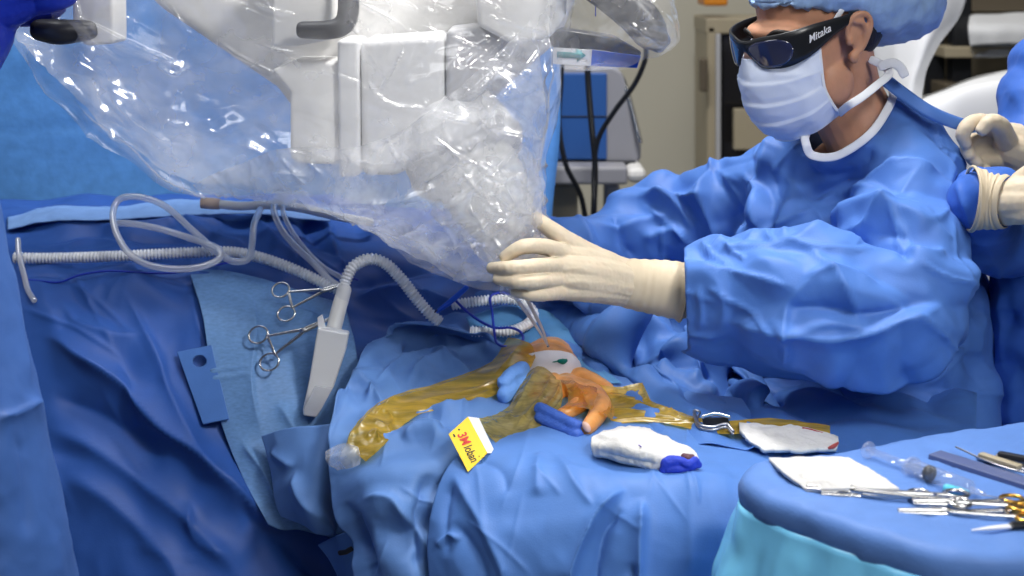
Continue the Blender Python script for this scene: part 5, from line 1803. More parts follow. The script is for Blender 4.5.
# gathered end round the tip, held by the gloved hand
rows = []
for k, s in enumerate(np.linspace(0.062, 0.185, 12)):
    r = np.interp(s, [0.06, 0.10, 0.14, 0.185], [0.086, 0.074, 0.060, 0.046])
    t1 = np.cross(axd, (0, 1, 0.2)); t1 /= np.linalg.norm(t1); t2 = np.cross(axd, t1)
    rows.append([ax0 + axd * s + r * (1 + 0.04 * math.sin(q * 9 + k)) * (math.cos(q) * t1 + math.sin(q) * t2) for q in np.linspace(0, 2 * math.pi, 36)])
V, F = patch_mesh(rows, 220, 130, random_creases(40, (450, 190, 550, 290), 58, 25, (15, 60), (1.2, 2.6), (0.003, 0.007), 14), [(0.005, 0.04), (0.0008, 0.014)], 81, space='w')
mesh('gathered_end', V, F, BAG2, bag)
rows = [[(196, 184, 2.12), (285, 150, 2.06), (350, 150, 2.03), (420, 120, 2.00), (480, 70, 1.99), (530, 20, 2.0)],
        [(198, 186, 2.12), (292, 175, 2.05), (360, 186, 2.02), (430, 165, 1.99), (495, 120, 1.99), (540, 70, 2.01)],
        [(202, 188, 2.12), (300, 190, 2.06), (372, 215, 2.03), (445, 210, 2.00), (510, 180, 2.0), (542, 140, 2.03)],
        [(210, 190, 2.12), (310, 200, 2.08), (385, 230, 2.06), (460, 255, 2.04), (512, 240, 2.03), (538, 215, 2.05)],
        [(222, 192, 2.12), (330, 207, 2.10), (398, 242, 2.08), (460, 276, 2.06), (512, 278, 2.05), (532, 250, 2.06)]]
V, F = patch_mesh(rows, 260, 170, random_creases(60, (220, 130, 545, 280), 35, 40, (15, 70), (1.2, 2.6), (0.003, 0.008), 13) + [('r', [(300, 190), (350, 200), (400, 200), (440, 185)], 6, 0.012), ('r', [(395, 235), (430, 215), (470, 190), (500, 150)], 5, 0.012), ('r', [(440, 250), (470, 230), (510, 200)], 4, 0.010)],
                  [(0.012, 0.10), (0.003, 0.04)], 82)
mesh('inner_fold', V, F, BAG2, bag)
rows = [[(505, 262, 2.04), (530, 268, 2.03), (545, 272, 2.05)], [(503, 280, 2.045), (526, 287, 2.035), (540, 285, 2.05)], [(500, 292, 2.05), (516, 298, 2.045), (528, 294, 2.05)]]
V, F = patch_mesh(rows, 60, 50, (), [(0.006, 0.03), (0.002, 0.01)], 83)
mesh('loose_end', V, F, BAG2, bag)
rows = [[(550, -60, 2.02), (585, -60, 1.97), (640, -60, 1.96), (668, -60, 1.98), (676, -60, 2.0)],
        [(550, -10, 2.02), (588, -10, 1.965), (634, -14, 1.955), (664, -8, 1.965), (672, 0, 1.99)],
        [(552, 20, 2.02), (590, 14, 1.97), (630, 10, 1.955), (662, 14, 1.955), (677, 30, 1.985)],
        [(553, 46, 2.03), (592, 44, 1.99), (622, 36, 1.98), (648, 40, 1.97), (677, 42, 1.985)],
        [(554, 66, 2.04), (590, 67, 2.04), (622, 66, 2.04), (646, 58, 2.0), (664, 54, 1.99)]]
V, F = patch_mesh(rows, 130, 100, [('r', [(626, 18), (645, 30), (668, 42)], 2.5, 0.010), ('r', [(632, 0), (650, 10), (640, 22)], 2.5, 0.010), ('r', [(640, 24), (655, 40), (664, 46)], 2.5, 0.009),
                                   ('r', [(655, 5), (668, 25), (674, 42)], 2.5, 0.008), ('r', [(585, -5), (593, 20)], 3, 0.006)], [(0.006, 0.06), (0.0025, 0.02)], 85)
mesh('handle_cover', V, F, BAG, bag)

# ========================================================= patient's arm
c = W(546, 374, 2.262)
dome = ellipsoid(c, VAX, (0.058, 0.050, 0.056), 40, 28)
pp = [dome, ptube([(556, 362, 2.46), (552, 364, 2.36), (547, 370, 2.28)], [0.042, 0.046, 0.050], seg=28, smooth=6),
      ptube([(564, 390, 2.215), (575, 394, 2.17), (584, 398, 2.14)], [0.027, 0.025, 0.021], seg=24, smooth=6),
      ptube([(562, 388, 2.19), (577, 391, 2.14), (584, 398, 2.10), (574, 408, 2.072), (563, 414, 2.062)], [0.020, 0.0155, 0.0140, 0.0122, 0.0098], seg=18, smooth=6),
      ptube([(576, 389, 2.18), (592, 393, 2.14), (601, 405, 2.07), (595, 418, 2.030), (587, 429, 2.004)], [0.019, 0.0155, 0.0145, 0.0125, 0.0098], seg=18, smooth=6),
      ptube([(552, 384, 2.19), (556, 396, 2.15), (550, 405, 2.135), (542, 408, 2.14)], [0.018, 0.0140, 0.0125, 0.0095], seg=18, smooth=6),
      ptube([(540, 384, 2.21), (536, 396, 2.17), (530, 402, 2.16), (524, 402, 2.17)], [0.016, 0.0125, 0.011, 0.0088], seg=18, smooth=6),
      ptube([(580, 378, 2.22), (600, 386, 2.19), (612, 398, 2.16), (612, 406, 2.15)], [0.017, 0.0135, 0.012, 0.009], seg=18, smooth=6)]
V, F = union(pp, 0.0022, 5)
V = displaced(V, F, [('r', [(586, 396), (592, 392), (600, 396)], 3, -0.002), ('r', [(578, 398), (584, 404)], 3, -0.0015)], [(0.0012, 0.03)], 6)
pat = tag(mesh('person', V, F, PSKIN), 'patient\'s orange-painted wrist and curled hand showing through the drape opening', 'person')
V, F = ellipsoid(W(586.5, 427, 1.9935), VAX, (0.0052, 0.0085, 0.003))
R_ = Matrix.Rotation(math.radians(-35), 3, 'Y')
mesh('fingernail', (V - V.mean(0)) @ np.array(R_).T + V.mean(0), F, NAIL, pat)
# white dressing hugging the wrist
rw = []
for v in np.linspace(0.0, 1.0, 9):
    row = []
    for q in np.linspace(-1, 1, 11):
        el = math.radians(46 - 74 * v) + math.radians(9) * (1 - q * q) - math.radians(8)
        az = math.radians(10 + 58 * q * (1 - 0.30 * (2 * v - 0.75) ** 2))
        dv = np.array((math.sin(az) * math.cos(el), math.sin(el), -math.cos(az) * math.cos(el)))
        row.append(c + (dv * np.array((0.0615, 0.0535, 0.0595))) @ VAX)
    rw.append(row)
V, F = patch_mesh(rw, 60, 40, (), [(0.0012, 0.03)], 91, space='w')
dr = tag(mesh('dressing', V, F, material('white_dressing', (0.80, 0.76, 0.80), rough=0.5, bump=0.1, bscale=100), pat, solid=0.0015), 'smooth white dressing')
V, F = union([ptube([(559, 361, 2.205), (563, 361.5, 2.203), (566, 360.5, 2.205)], [0.003, 0.0048, 0.003], seg=14, smooth=5), ptube([(553, 362, 2.204), (559, 361, 2.205)], 0.0012, seg=8)], 0.001, 2)
tag(mesh('marker', V, F, GREEN, dr), 'small green marker')

# blue towel rolls under the hand
def roll(name, pts, r, n, label, seed, mat):
    parts = []
    P = Wa(pts)
    for k in range(n):
        q = (k + 0.5) / n * 2 * math.pi
        o = np.array((0.0, math.cos(q), math.sin(q))) * r * 0.66
        parts.append(tube(P + o, r * 0.50, seg=14, smooth=6))
    V, F = union(parts, 0.0022, 2)
    V = displaced(V, F, [], [(0.0018, 0.025)], seed)
    return tag(mesh(name, V, F, mat), label, 'towel', 'rolled blue towels by the hand')


roll('towel_roll', [(540, 415, 2.058), (562, 426, 2.032), (577, 433, 2.010)], 0.017, 5, 'dark blue rolled cloth gripped under the orange fingertips', 3, TOWELD)
roll('towel_roll', [(505, 392, 2.15), (512, 384, 2.165), (522, 378, 2.19)], 0.024, 5, 'bright blue rolled cloth left of the olive film, under the wrist', 5, TOWEL)

# amber film
def strip(name, rows, mat, nu, nv, folds, cr, seed, label):
    rows = [[(x, y, d - 0.014) for x, y, d in r] for r in rows]
    V, F = patch_mesh(rows, nu, nv, folds, cr, seed)
    return tag(mesh(name, V, F, mat), label, 'adhesive film', None)


rows = [
    [(508, 338, 2.305), (520, 340, 2.285), (532, 346, 2.26), (536, 358, 2.225)],
    [(492, 362, 2.245), (504, 364, 2.215), (516, 372, 2.20), (522, 382, 2.19)],
    [(466, 374, 2.215), (474, 380, 2.185), (482, 390, 2.165), (486, 399, 2.15)],
    [(436, 384, 2.19), (442, 391, 2.165), (448, 401, 2.14), (450, 409, 2.12)],
    [(404, 392, 2.17), (412, 399, 2.14), (418, 407, 2.115), (422, 414, 2.10)],
    [(376, 406, 2.125), (385, 412, 2.105), (394, 420, 2.09), (398, 430, 2.07)],
    [(354, 428, 2.07), (364, 430, 2.06), (376, 438, 2.045), (384, 446, 2.03)],
    [(347, 446, 2.05), (353, 450, 2.04), (359, 456, 2.03), (366, 462, 2.02)],
]
long_folds = [('r', [(500, 360), (470, 378), (430, 390), (395, 402), (365, 425)], 3, 0.005), ('r', [(512, 372), (480, 388), (440, 398), (405, 405)], 2.5, 0.004),
              ('r', [(515, 380), (480, 396), (450, 405)], 2.5, 0.004), ('r', [(405, 396), (390, 404), (372, 415), (355, 435)], 4, 0.007), ('r', [(372, 420), (385, 428), (392, 436)], 3, 0.005),
              ('r', [(365, 440), (376, 432), (380, 445)], 3, 0.006), ('r', [(385, 410), (392, 420), (386, 432)], 2.5, 0.005), ('r', [(520, 345), (505, 365), (492, 378)], 3, 0.004),
              ('r', [(354, 430), (350, 445), (356, 458)], 3, 0.006)]
fl = strip('adhesive_film', rows, AMBER, 90, 260, long_folds, [(0.0018, 0.035, (0.35, 1, 1)), (0.0005, 0.012, (0.4, 1, 1))], 93,
           'long amber film strip running left from the orange wrist to a crumpled end')
V, F = patch_mesh([[(326, 452, 2.035), (342, 444, 2.03), (358, 447, 2.015)], [(328, 462, 2.03), (344, 456, 2.015), (361, 456, 2.005)], [(338, 470, 2.03), (350, 468, 2.015), (360, 464, 2.01)]],
                  40, 30, (), [(0.004, 0.03)], 94)
tag(mesh('backing_corner', V, F, BAG2, fl, solid=0.0006), 'clear film corner')
rows = [
    [(530, 372, 2.195), (538, 367, 2.188), (547, 370, 2.182), (555, 378, 2.172)],
    [(522, 384, 2.165), (534, 382, 2.150), (548, 386, 2.140), (562, 392, 2.128)],
    [(515, 397, 2.135), (528, 398, 2.115), (545, 402, 2.10), (560, 409, 2.088)],
    [(508, 408, 2.11), (518, 412, 2.09), (532, 417, 2.072), (547, 424, 2.056)],
    [(492, 416, 2.07), (502, 423, 2.055), (514, 430, 2.04), (528, 436, 2.025)],
    [(474, 420, 2.035), (482, 430, 2.018), (492, 440, 2.00), (500, 449, 1.985)],
]
fan = [('r', [(545, 366), (534, 380), (522, 400), (512, 412)], 3, 0.004), ('r', [(552, 372), (545, 392), (530, 412), (512, 432)], 3, 0.005), ('r', [(560, 376), (556, 395), (540, 415), (524, 432)], 2.5, 0.005),
       ('r', [(538, 368), (528, 388), (512, 406)], 3, 0.004), ('r', [(566, 380), (562, 400), (545, 420)], 2.5, 0.004), ('r', [(520, 410), (500, 420), (480, 426)], 3, 0.003),
       ('r', [(540, 374), (552, 380), (566, 390)], 3, 0.004), ('r', [(528, 418), (515, 420), (505, 414)], 2.5, 0.004)]
strip('adhesive_film', rows, OLIVE, 100, 150, fan, [(0.0018, 0.03), (0.0006, 0.012)], 95, 'olive brown wrinkled film fanning from the wrist down to the yellow label')
rows = [
    [(553, 380, 2.172), (568, 381, 2.165), (584, 385, 2.162), (592, 390, 2.16)],
    [(566, 386, 2.125), (580, 388, 2.108), (594, 391, 2.11), (606, 398, 2.11)],
    [(568, 400, 2.088), (582, 402, 2.078), (596, 404, 2.062), (614, 410, 2.075)],
    [(566, 406, 2.066), (582, 408, 2.058), (600, 414, 2.032), (612, 421, 2.035)],
]
strip('adhesive_film', rows, AMBER_THIN, 90, 90, [('r', [(566, 378), (580, 390), (590, 410)], 2.5, 0.004), ('r', [(580, 380), (600, 395), (612, 420)], 2.5, 0.004), ('r', [(590, 388), (602, 405)], 2.5, 0.003)],
      [(0.0012, 0.03), (0.0004, 0.012)], 96, 'orange tinted film stretched over the curled fingers')
rows = [
    [(588, 386, 2.15), (592, 398, 2.125), (598, 414, 2.09), (600, 430, 2.05)],
    [(606, 391, 2.155), (610, 400, 2.13), (616, 412, 2.09), (618, 426, 2.05)],
    [(630, 397, 2.13), (633, 404, 2.11), (637, 412, 2.085), (638, 424, 2.05)],
    [(660, 406, 2.10), (662, 411, 2.085), (664, 417, 2.065), (664, 425, 2.045)],
    [(690, 416, 2.06), (691, 419, 2.05), (692, 424, 2.04), (692, 430, 2.025)],
    [(722, 422, 2.035), (722, 425, 2.03), (722, 429, 2.02), (722, 434, 2.005)],
    [(770, 419, 2.04), (770, 424, 2.025), (770, 429, 2.012), (770, 434, 2.00)],
    [(830, 426, 2.02), (830, 430, 2.01), (830, 434, 2.00), (830, 439, 1.985)],
]
strip('adhesive_film', rows, AMBER, 70, 240, [('r', [(595, 392), (640, 405), (680, 418), (720, 428)], 3, 0.006), ('r', [(600, 410), (640, 414), (690, 424)], 3, 0.006),
      ('r', [(600, 424), (640, 421), (680, 424)], 3, 0.005), ('r', [(640, 398), (660, 410), (675, 412)], 2.5, 0.006), ('r', [(670, 410), (680, 420)], 2, 0.006)],
      [(0.002, 0.03, (0.3, 1, 1)), (0.0006, 0.012, (0.4, 1, 1))], 97, 'narrow twisted amber film strip trailing right from the fingers under the metal clip')
rows = [[(592, 384, 2.162), (594, 389, 2.155), (597, 394, 2.14)], [(616, 388, 2.16), (616, 392, 2.15), (616, 397, 2.14)], [(640, 384, 2.165), (640, 387, 2.16), (640, 391, 2.15)],
        [(644, 386, 2.158), (642, 390, 2.152), (638, 394, 2.14)], [(653, 406, 2.10), (650, 407, 2.10), (646, 408, 2.10)]]
strip('adhesive_film', rows, AMBER, 30, 110, (), [(0.0025, 0.025), (0.001, 0.012)], 98, 'small bent tongue of olive film standing up behind the trailing strip')

# yellow label folded over the film edge
Q = [(448.5, 434, 1.952), (468, 416.5, 1.972), (487.5, 453, 1.947), (468, 472, 1.927)]
A4 = Wa(Q)
nrm = np.cross(A4[1] - A4[0], A4[3] - A4[0])
nrm /= np.linalg.norm(nrm)
if nrm @ (A4[0] - CAM) > 0:
    nrm = -nrm
V, F = wprism(A4, 0.0009, -nrm)
lab = tag(solidmesh('label_card', V, F, YELLOW, smooth=False, bevel=0.0003), 'yellow card label with red and black lettering at the end of the olive film', 'label')
V, F = wprism(Wa([(468, 416.5, 1.9735), (479, 418, 1.985), (495.5, 453, 1.96), (487.5, 453, 1.9485)]), 0.0009, -nrm)
tag(solidmesh('folded_flap', V, F, PAPER, lab, smooth=False), 'white folded flap')
ex = (A4[3] - A4[0]) * 0.5 + (A4[2] - A4[1]) * 0.5
ex /= np.linalg.norm(ex)
ey = np.cross(nrm, ex)
def on_card(s, size, at, mat, name, bold=0.0, sx=1.0):
    V, F = text_mesh(s, size, 0.0002, 0, bold)
    o = A4[0] * (1 - at[0]) * (1 - at[1]) + A4[1] * at[1] * (1 - at[0]) + A4[2] * at[0] * at[1] + A4[3] * at[0] * (1 - at[1])
    return mesh(name, o + V[:, :1] * sx * ex + V[:, 1:2] * ey + (V[:, 2:3] + 0.0004) * nrm, F, mat, lab, smooth=False)


tag(on_card('3M', 0.0185, (0.34, 0.44), RED, 'lettering', 0.0005, 0.78), 'red lettering')
tag(on_card('Ioban', 0.0185, (0.73, 0.42), INK, 'lettering', 0.0001, 0.62), 'black lettering')
on_card('-', 0.016, (0.13, 0.20), INK, 'printed_dash', 0.0004)
on_card('.', 0.016, (0.12, 0.55), INK, 'printed_dash', 0.0004)
on_card('.', 0.010, (0.93, 0.72), INK, 'printed_dash', 0.0002)

# ================================================================== gauze
def gauze(name, rows, cr, seed, label, cat='gauze', solid=0.005, folds=()):
    V, F = patch_mesh(rows, 110, 70, folds, cr, seed)
    return tag(mesh(name, V, F, WHITECLOTH, solid=solid), label, cat)


gz = gauze('gauze_sponge', [
    [(600, 433, 1.985), (616, 430, 1.985), (638, 428, 1.985), (656, 436, 1.965), (676, 444, 1.945), (692, 452, 1.925)],
    [(594, 437, 1.945), (614, 434, 1.93), (636, 434, 1.925), (660, 443, 1.91), (682, 452, 1.90), (698, 459, 1.90)],
    [(592, 444, 1.92), (612, 445, 1.90), (634, 448, 1.888), (656, 455, 1.885), (678, 462, 1.885), (698, 465, 1.892)],
    [(594, 452, 1.918), (610, 455, 1.905), (632, 461, 1.892), (652, 466, 1.888), (670, 469, 1.888), (690, 469, 1.89)],
    [(597, 454, 1.925), (612, 458, 1.912), (632, 464, 1.90), (650, 468, 1.897), (668, 470, 1.897), (686, 470, 1.897)]],
    [(0.004, 0.05), (0.002, 0.018)], 101, 'crumpled white gauze with blue thread ends on the blue drape, bottom centre', solid=0.008,
    folds=[('r', [(596, 438), (620, 442), (640, 436)], 4, 0.005), ('r', [(640, 432), (670, 446), (695, 455)], 4, 0.005), ('r', [(596, 450), (630, 458), (660, 464)], 3, -0.004)])
V, F = union([ptube([(664, 470, 1.882), (668, 462, 1.878), (680, 461, 1.876), (688, 464, 1.874), (696, 460, 1.876)], [0.006, 0.0075, 0.0055, 0.0065, 0.005], seg=12, smooth=5),
              ptube([(664, 470, 1.88), (674, 469, 1.876), (688, 468, 1.875), (698, 464, 1.878)], [0.0055, 0.005, 0.0045, 0.005], seg=12, smooth=5)], 0.0018, 1)
V = displaced(V, F, [], [(0.0015, 0.012)], 5)
tag(mesh('thread_end', V, F, BLUEEND, gz), 'bright blue thread end')
V, F = ptube([(684, 456, 1.882), (688, 458, 1.877), (692, 457, 1.878)], [0.004, 0.006, 0.004], seg=10, smooth=4)
tag(mesh('stain', V, F, material('dark_blood', (0.12, 0.05, 0.07), rough=0.6), gz), 'dark stain')
for q in ((640, 445), (645, 449)):
    V, F = ptube([(q[0] - 1, q[1], 1.8855), (q[0] + 1, q[1] + 1.5, 1.8845)], 0.0012, seg=8)
    tag(mesh('stitch_mark', V, F, material('mauve_ink', (0.35, 0.30, 0.62)), gz), 'mauve stitch mark')
gz = gauze('gauze_sponge', [
    [(739, 424, 2.01), (770, 426, 2.005), (800, 427, 2.0), (820, 432, 1.985), (838, 438, 1.97)],
    [(740, 430, 1.985), (770, 432, 1.98), (802, 434, 1.975), (822, 438, 1.965), (838, 442, 1.955)],
    [(748, 440, 1.955), (776, 442, 1.95), (804, 443, 1.948), (822, 445, 1.945), (837, 447, 1.942)],
    [(764, 450, 1.935), (782, 451, 1.932), (804, 451, 1.93), (820, 450, 1.932), (836, 450, 1.935)]],
    [(0.003, 0.05), (0.0015, 0.018)], 105, 'white gauze with a red stained edge between the drape and the instrument stand', solid=0.006)
V, F = ptube([(829, 448, 1.932), (834, 446, 1.932), (838, 443, 1.94)], [0.002, 0.0032, 0.002], seg=10, smooth=4, flat=0.5)
tag(mesh('stain', V, F, BLOOD, gz), 'red blood stain')
V, F = ptube([(803, 428, 1.993), (812, 430, 1.985), (822, 433, 1.978)], 0.0014, seg=8, smooth=4)
tag(mesh('stain', V, F, BLOOD, gz), 'red blood stain')
P0 = lambda x, y, h=0.0: np.array(on_z(x, y, MZ + h))
def wrows(R):
    return [[P0(x, y, h) for x, y, h in r] for r in R]
V, F = patch_mesh(wrows([[(769, 459, .006), (800, 458, .012), (848, 458, .008)], [(778, 468, .010), (815, 467, .018), (866, 468, .010)], [(790, 478, .010), (830, 477, .018), (885, 480, .010)],
                         [(806, 490, .006), (850, 489, .012), (899, 489, .006)]]), 90, 60, (), [(0.002, 0.05), (0.001, 0.018)], 107, space='w')
tag(mesh('gauze_sponge', V, F, WHITECLOTH, solid=0.006), 'neatly folded white gauze square at the left of the instrument tray', 'gauze')

# ======================================================= metal instruments
def ring(c, r, w, u, v, n=26):
    return tube([c + u * math.cos(t) * r + v * math.sin(t) * r * 1.15 for t in np.linspace(0, 2 * math.pi, n)], w, seg=10)


def clamp(tip, end, nrm, label, group, ring_r=0.0125, spread=0.019, w=0.0024, open_=0.0, ring_mat=None, lock=0.36, name='artery_clamp', cat='surgical clamp'):
    """ring-handled clamp: two crossed arms, each with its finger ring, and a pivot screw"""
    tip, end = np.asarray(tip, float), np.asarray(end, float)
    root = thing(name, label, cat, (tip + end) / 2, group)
    x = end - tip
    Lg = np.linalg.norm(x)
    x /= Lg
    nrm = np.asarray(nrm, float)
    nrm = nrm - x * (nrm @ x)
    nrm /= np.linalg.norm(nrm)
    y = np.cross(nrm, x)
    for s in (1, -1):
        cr = -s
        pts = [tip + y * s * (0.0012 + open_), tip + x * Lg * 0.18 + y * s * 0.0022, tip + x * Lg * (lock - 0.03) + y * s * 0.0022, tip + x * Lg * lock,
               tip + x * Lg * (lock + 0.05) + y * cr * 0.003, tip + x * Lg * 0.72 + y * cr * spread * 0.55, tip + x * (Lg - ring_r * 1.9) + y * cr * (spread - ring_r * 0.55)]
        pts = [p + nrm * s * 0.0012 for p in pts]
        V, F = tube(pts, [w * 0.55, w * 0.95, w * 1.25, w * 1.7, w * 1.25, w * 0.95, w * 0.95], seg=12, smooth=6, flat=0.8, up=nrm)
        am = mesh('arm', V, F, STEEL, root)
        V, F = ring(tip + x * (Lg - ring_r) + y * cr * spread + nrm * s * 0.0012, ring_r, w * 0.75, y, x)
        o = mesh('finger_ring', V, F, ring_mat or STEEL, am)
        if ring_mat:
            tag(o, 'golden finger ring')
    V, F = ellipsoid(tip + x * Lg * lock + nrm * 0.0032, np.array((x, y, nrm)), (w * 1.1, w * 1.1, w * 0.6), 14, 10)
    mesh('pivot_screw', V, F, STEELD, root)
    V, F = box(tip + x * Lg * 0.80 + y * 0.001, np.array((x, y, nrm)), (0.0022, spread * 0.66, 0.0013))
    solidmesh('ratchet', V, F, STEEL, root, bevel=0.0006)
    return root


view = -VF
clamp(W(348, 283, 2.31), W(276, 304, 2.31), view + 0.4 * VU, 'upper steel clamp on the pale panel, its rings nearest the hose', 'steel clamps on the pale panel', ring_r=0.0125, spread=0.021)
clamp(W(331, 318, 2.245), W(256, 352, 2.245), view + 0.3 * VU, 'lower steel clamp lying on the pale panel left of the white holster', 'steel clamps on the pale panel', ring_r=0.0135, spread=0.024)
ZU = np.array((0, 0, 1.0))
clamp(P0(808, 487, .009), P0(968, 499, .009), ZU, 'long steel needle holder with its jaws on the folded gauze', 'ring-handled instruments on the tray', ring_r=0.011, spread=0.016, w=0.0036, lock=0.28)
clamp(P0(822, 493, .006), P0(930, 497, .006), ZU, 'shorter steel clamp lying just in front of the long needle holder', 'ring-handled instruments on the tray', ring_r=0.010, spread=0.014, w=0.0028)
clamp(P0(899, 511, .006), P0(1034, 514, .006), ZU, 'steel needle holder with golden rings nearest the front edge of the tray', 'ring-handled instruments on the tray', ring_r=0.0105, spread=0.017, w=0.0032, ring_mat=GOLD)
clamp(P0(914, 502, .010), P0(1026, 503, .010), ZU, 'steel clamp with golden rings in the middle of the right-hand row', 'ring-handled instruments on the tray', ring_r=0.0105, spread=0.015, w=0.0030, ring_mat=GOLD)

# forceps held under the microscope
tp = W(548, 346, 2.165)
fo = thing('forceps', 'slim steel forceps pointing down onto the orange wrist from under the hand', 'forceps', tp)
for s, top in ((-1, (505, 283, 2.03)), (1, (523, 292, 2.055))):
    V, F = tube([tp + VR * s * 0.0004, W(536 if s < 0 else 541, 326, 2.12), W(*top)], [0.0011, 0.0024, 0.0034], seg=10, smooth=8, flat=0.5, up=VF)
    mesh('prong', V, F, STEELB, fo)
V, F = ptube([(507, 286, 2.034), (515, 288, 2.04), (523, 292, 2.055)], 0.003, seg=10, smooth=4)
mesh('bridge', V, F, STEELD, fo)
V, F = ellipsoid(tp, VAX, (0.0022, 0.0026, 0.002), 12, 8)
mesh('tip', V, F, STEEL, fo)

# self-retaining metal clip on the film, right of centre
cl = thing('metal_clip', 'small black wire retractor clip standing on the amber film right of centre', 'clip', W(714, 428, 2.0))
for s, dy in ((0, 0.0), (1, 3.0)):
    V, F = ptube([(694, 411 + dy, 2.035), (699, 424 + dy, 2.0), (712, 427 + dy, 1.99), (726, 424 + dy, 1.995), (733, 431 + dy, 1.985)], 0.0022, seg=10, smooth=6)
    mesh('wire_arm', V, F, STEELD, cl)
V, F = ptube([(703, 417, 2.0), (716, 414, 2.0), (729, 417, 2.0)], 0.003, seg=10, smooth=5, flat=0.5)
mesh('cross_bar', V, F, STEEL, cl)
V, F = prism([(702, 418), (728, 418), (732, 429), (704, 428)], 2.005, 0.004)
solidmesh('blade', V, F, DGREY, cl, smooth=False, bevel=0.001)
V, F = ptube([(695, 410, 2.035), (700, 412, 2.03), (697, 418, 2.02)], 0.0016, seg=8, smooth=4)
mesh('hook', V, F, STEELD, cl)

# syringe
sd = P0(978, 492, .010) - P0(868, 450, .012)
sL = np.linalg.norm(sd)
sx = sd / sL
s0 = P0(868, 450, .012)
sy = thing('syringe', 'clear plastic syringe with black plunger seal lying on the instrument tray', 'syringe', s0)
SYR = film('syringe_clear', (0.95, 0.96, 0.98), 0.14, 0.1, (0.85, 0.88, 0.94), 1.0)
V, F = tube([s0 - sx * 0.002, s0 + sx * 0.003], 0.0105, seg=28, round_caps=False)
mesh('thumb_rest', V, F, SYR, sy, bevel=0.0006)
V, F = tube([s0, s0 + sx * sL * 0.57], 0.0046, seg=12, round_caps=False)
mesh('plunger', V, F, SYR, sy)
V, F = tube([s0 + sx * sL * 0.40, s0 + sx * sL * 0.425], 0.0150, seg=28, round_caps=False, flat=0.8, up=ZU)
mesh('flange', V, F, SYR, sy, bevel=0.0006)
V, F = tube([s0 + sx * sL * t for t in (0.41, 0.5, 0.7, 0.93, 0.95)], [0.0100, 0.0098, 0.0098, 0.0098, 0.006], seg=28, round_caps=False)
mesh('barrel', V, F, SYR, sy)
V, F = tube([s0 + sx * sL * 0.555, s0 + sx * sL * 0.595], 0.0092, seg=28, round_caps=False)
tag(mesh('seal', V, F, BLACK, sy), 'black rubber seal')
V, F = tube([s0 + sx * sL * 0.94, s0 + sx * sL * 1.05], [0.0038, 0.0028], seg=14)
mesh('nozzle', V, F, SYR, sy)
# needle in a cyan hub
n0, n1 = P0(947, 489, .006), P0(1012, 500, .004)
nx = (n1 - n0) / np.linalg.norm(n1 - n0)
nd = thing('needle', 'cyan hubbed needle lying in front of the syringe', 'needle', n0)
V, F = tube([n0, n0 + nx * 0.012, n0 + nx * 0.022], [0.0058, 0.005, 0.0028], seg=16)
mesh('hub', V, F, material('hub_cyan', (0.10, 0.55, 0.75), rough=0.3), nd)
V, F = tube([n0 + nx * 0.02, n1], 0.0007, seg=8)
mesh('shaft', V, F, STEEL, nd)


def slab(name, A, B, width, thick, mat, label=None, cat=None, parent=None, taper=1.0, bevel=0.0015, h=0.0):
    A, B = np.asarray(A, float), np.asarray(B, float)
    x = (B - A) / np.linalg.norm(B - A)
    y = np.cross(ZU, x)
    y /= np.linalg.norm(y)
    z = np.cross(x, y)
    V = []
    for p, w in ((A, width * taper), (B, width)):
        for sy_, sz_ in ((-1, 0), (1, 0), (1, 1), (-1, 1)):
            V.append(p + y * sy_ * w / 2 + z * (sz_ * thick + h))
    F = [(0, 1, 2, 3), (4, 5, 6, 7), (0, 1, 5, 4), (1, 2, 6, 5), (2, 3, 7, 6), (3, 0, 4, 7)]
    return tag(solidmesh(name, V, F, mat, parent, smooth=False, bevel=bevel), label, cat)


slab('instrument_case', P0(934, 458, .001), P0(1046, 494, .001), 0.024, 0.008, material('slate_case', (0.10, 0.13, 0.27), rough=0.35), 'slate blue flat case strip lying behind the syringe', 'case')
for (a_, b_, lb, wd) in (((978, 458), (1040, 474), 'dark broad-bladed retractor with a pale handle at the tray\'s right edge', 0.020), ((996, 457), (1060, 468), 'black flat retractor behind the pale-handled one', 0.018)):
    rt = thing('retractor', lb, 'retractor', P0(*a_))
    slab('blade', P0(a_[0], a_[1], .004), P0(b_[0], b_[1], .004), wd, 0.005, STEELD, parent=rt, taper=0.7)
    slab('handle', P0(a_[0] + 2, a_[1] - 1, .010), P0(b_[0] - 20, b_[1] - 4, .010), wd * 0.5, 0.006, BEIGE if wd > 0.019 else DGREY, parent=rt)
V, F = tube([P0(956, 447, .012), P0(1000, 466, .010), P0(1050, 478, .010)], 0.0012, seg=8, smooth=5)
tag(mesh('probe', V, F, STEELD), 'thin dark probe wire lying behind the retractors', 'probe')
kn = thing('scalpel', 'white and black handled scalpel at the bottom right corner of the tray', 'scalpel', P0(990, 528))
V, F = tube([P0(972, 530, .006), P0(990, 528, .007), P0(1014, 526, .007)], [0.001, 0.003, 0.004], seg=12, smooth=5, flat=0.6, up=ZU)
mesh('blade', V, F, PAPER, kn)
V, F = tube([P0(1012, 526, .007), P0(1050, 523, .007)], [0.005, 0.006], seg=14, flat=0.8, up=ZU)
tag(mesh('handle', V, F, BLACK, kn), 'black handle')

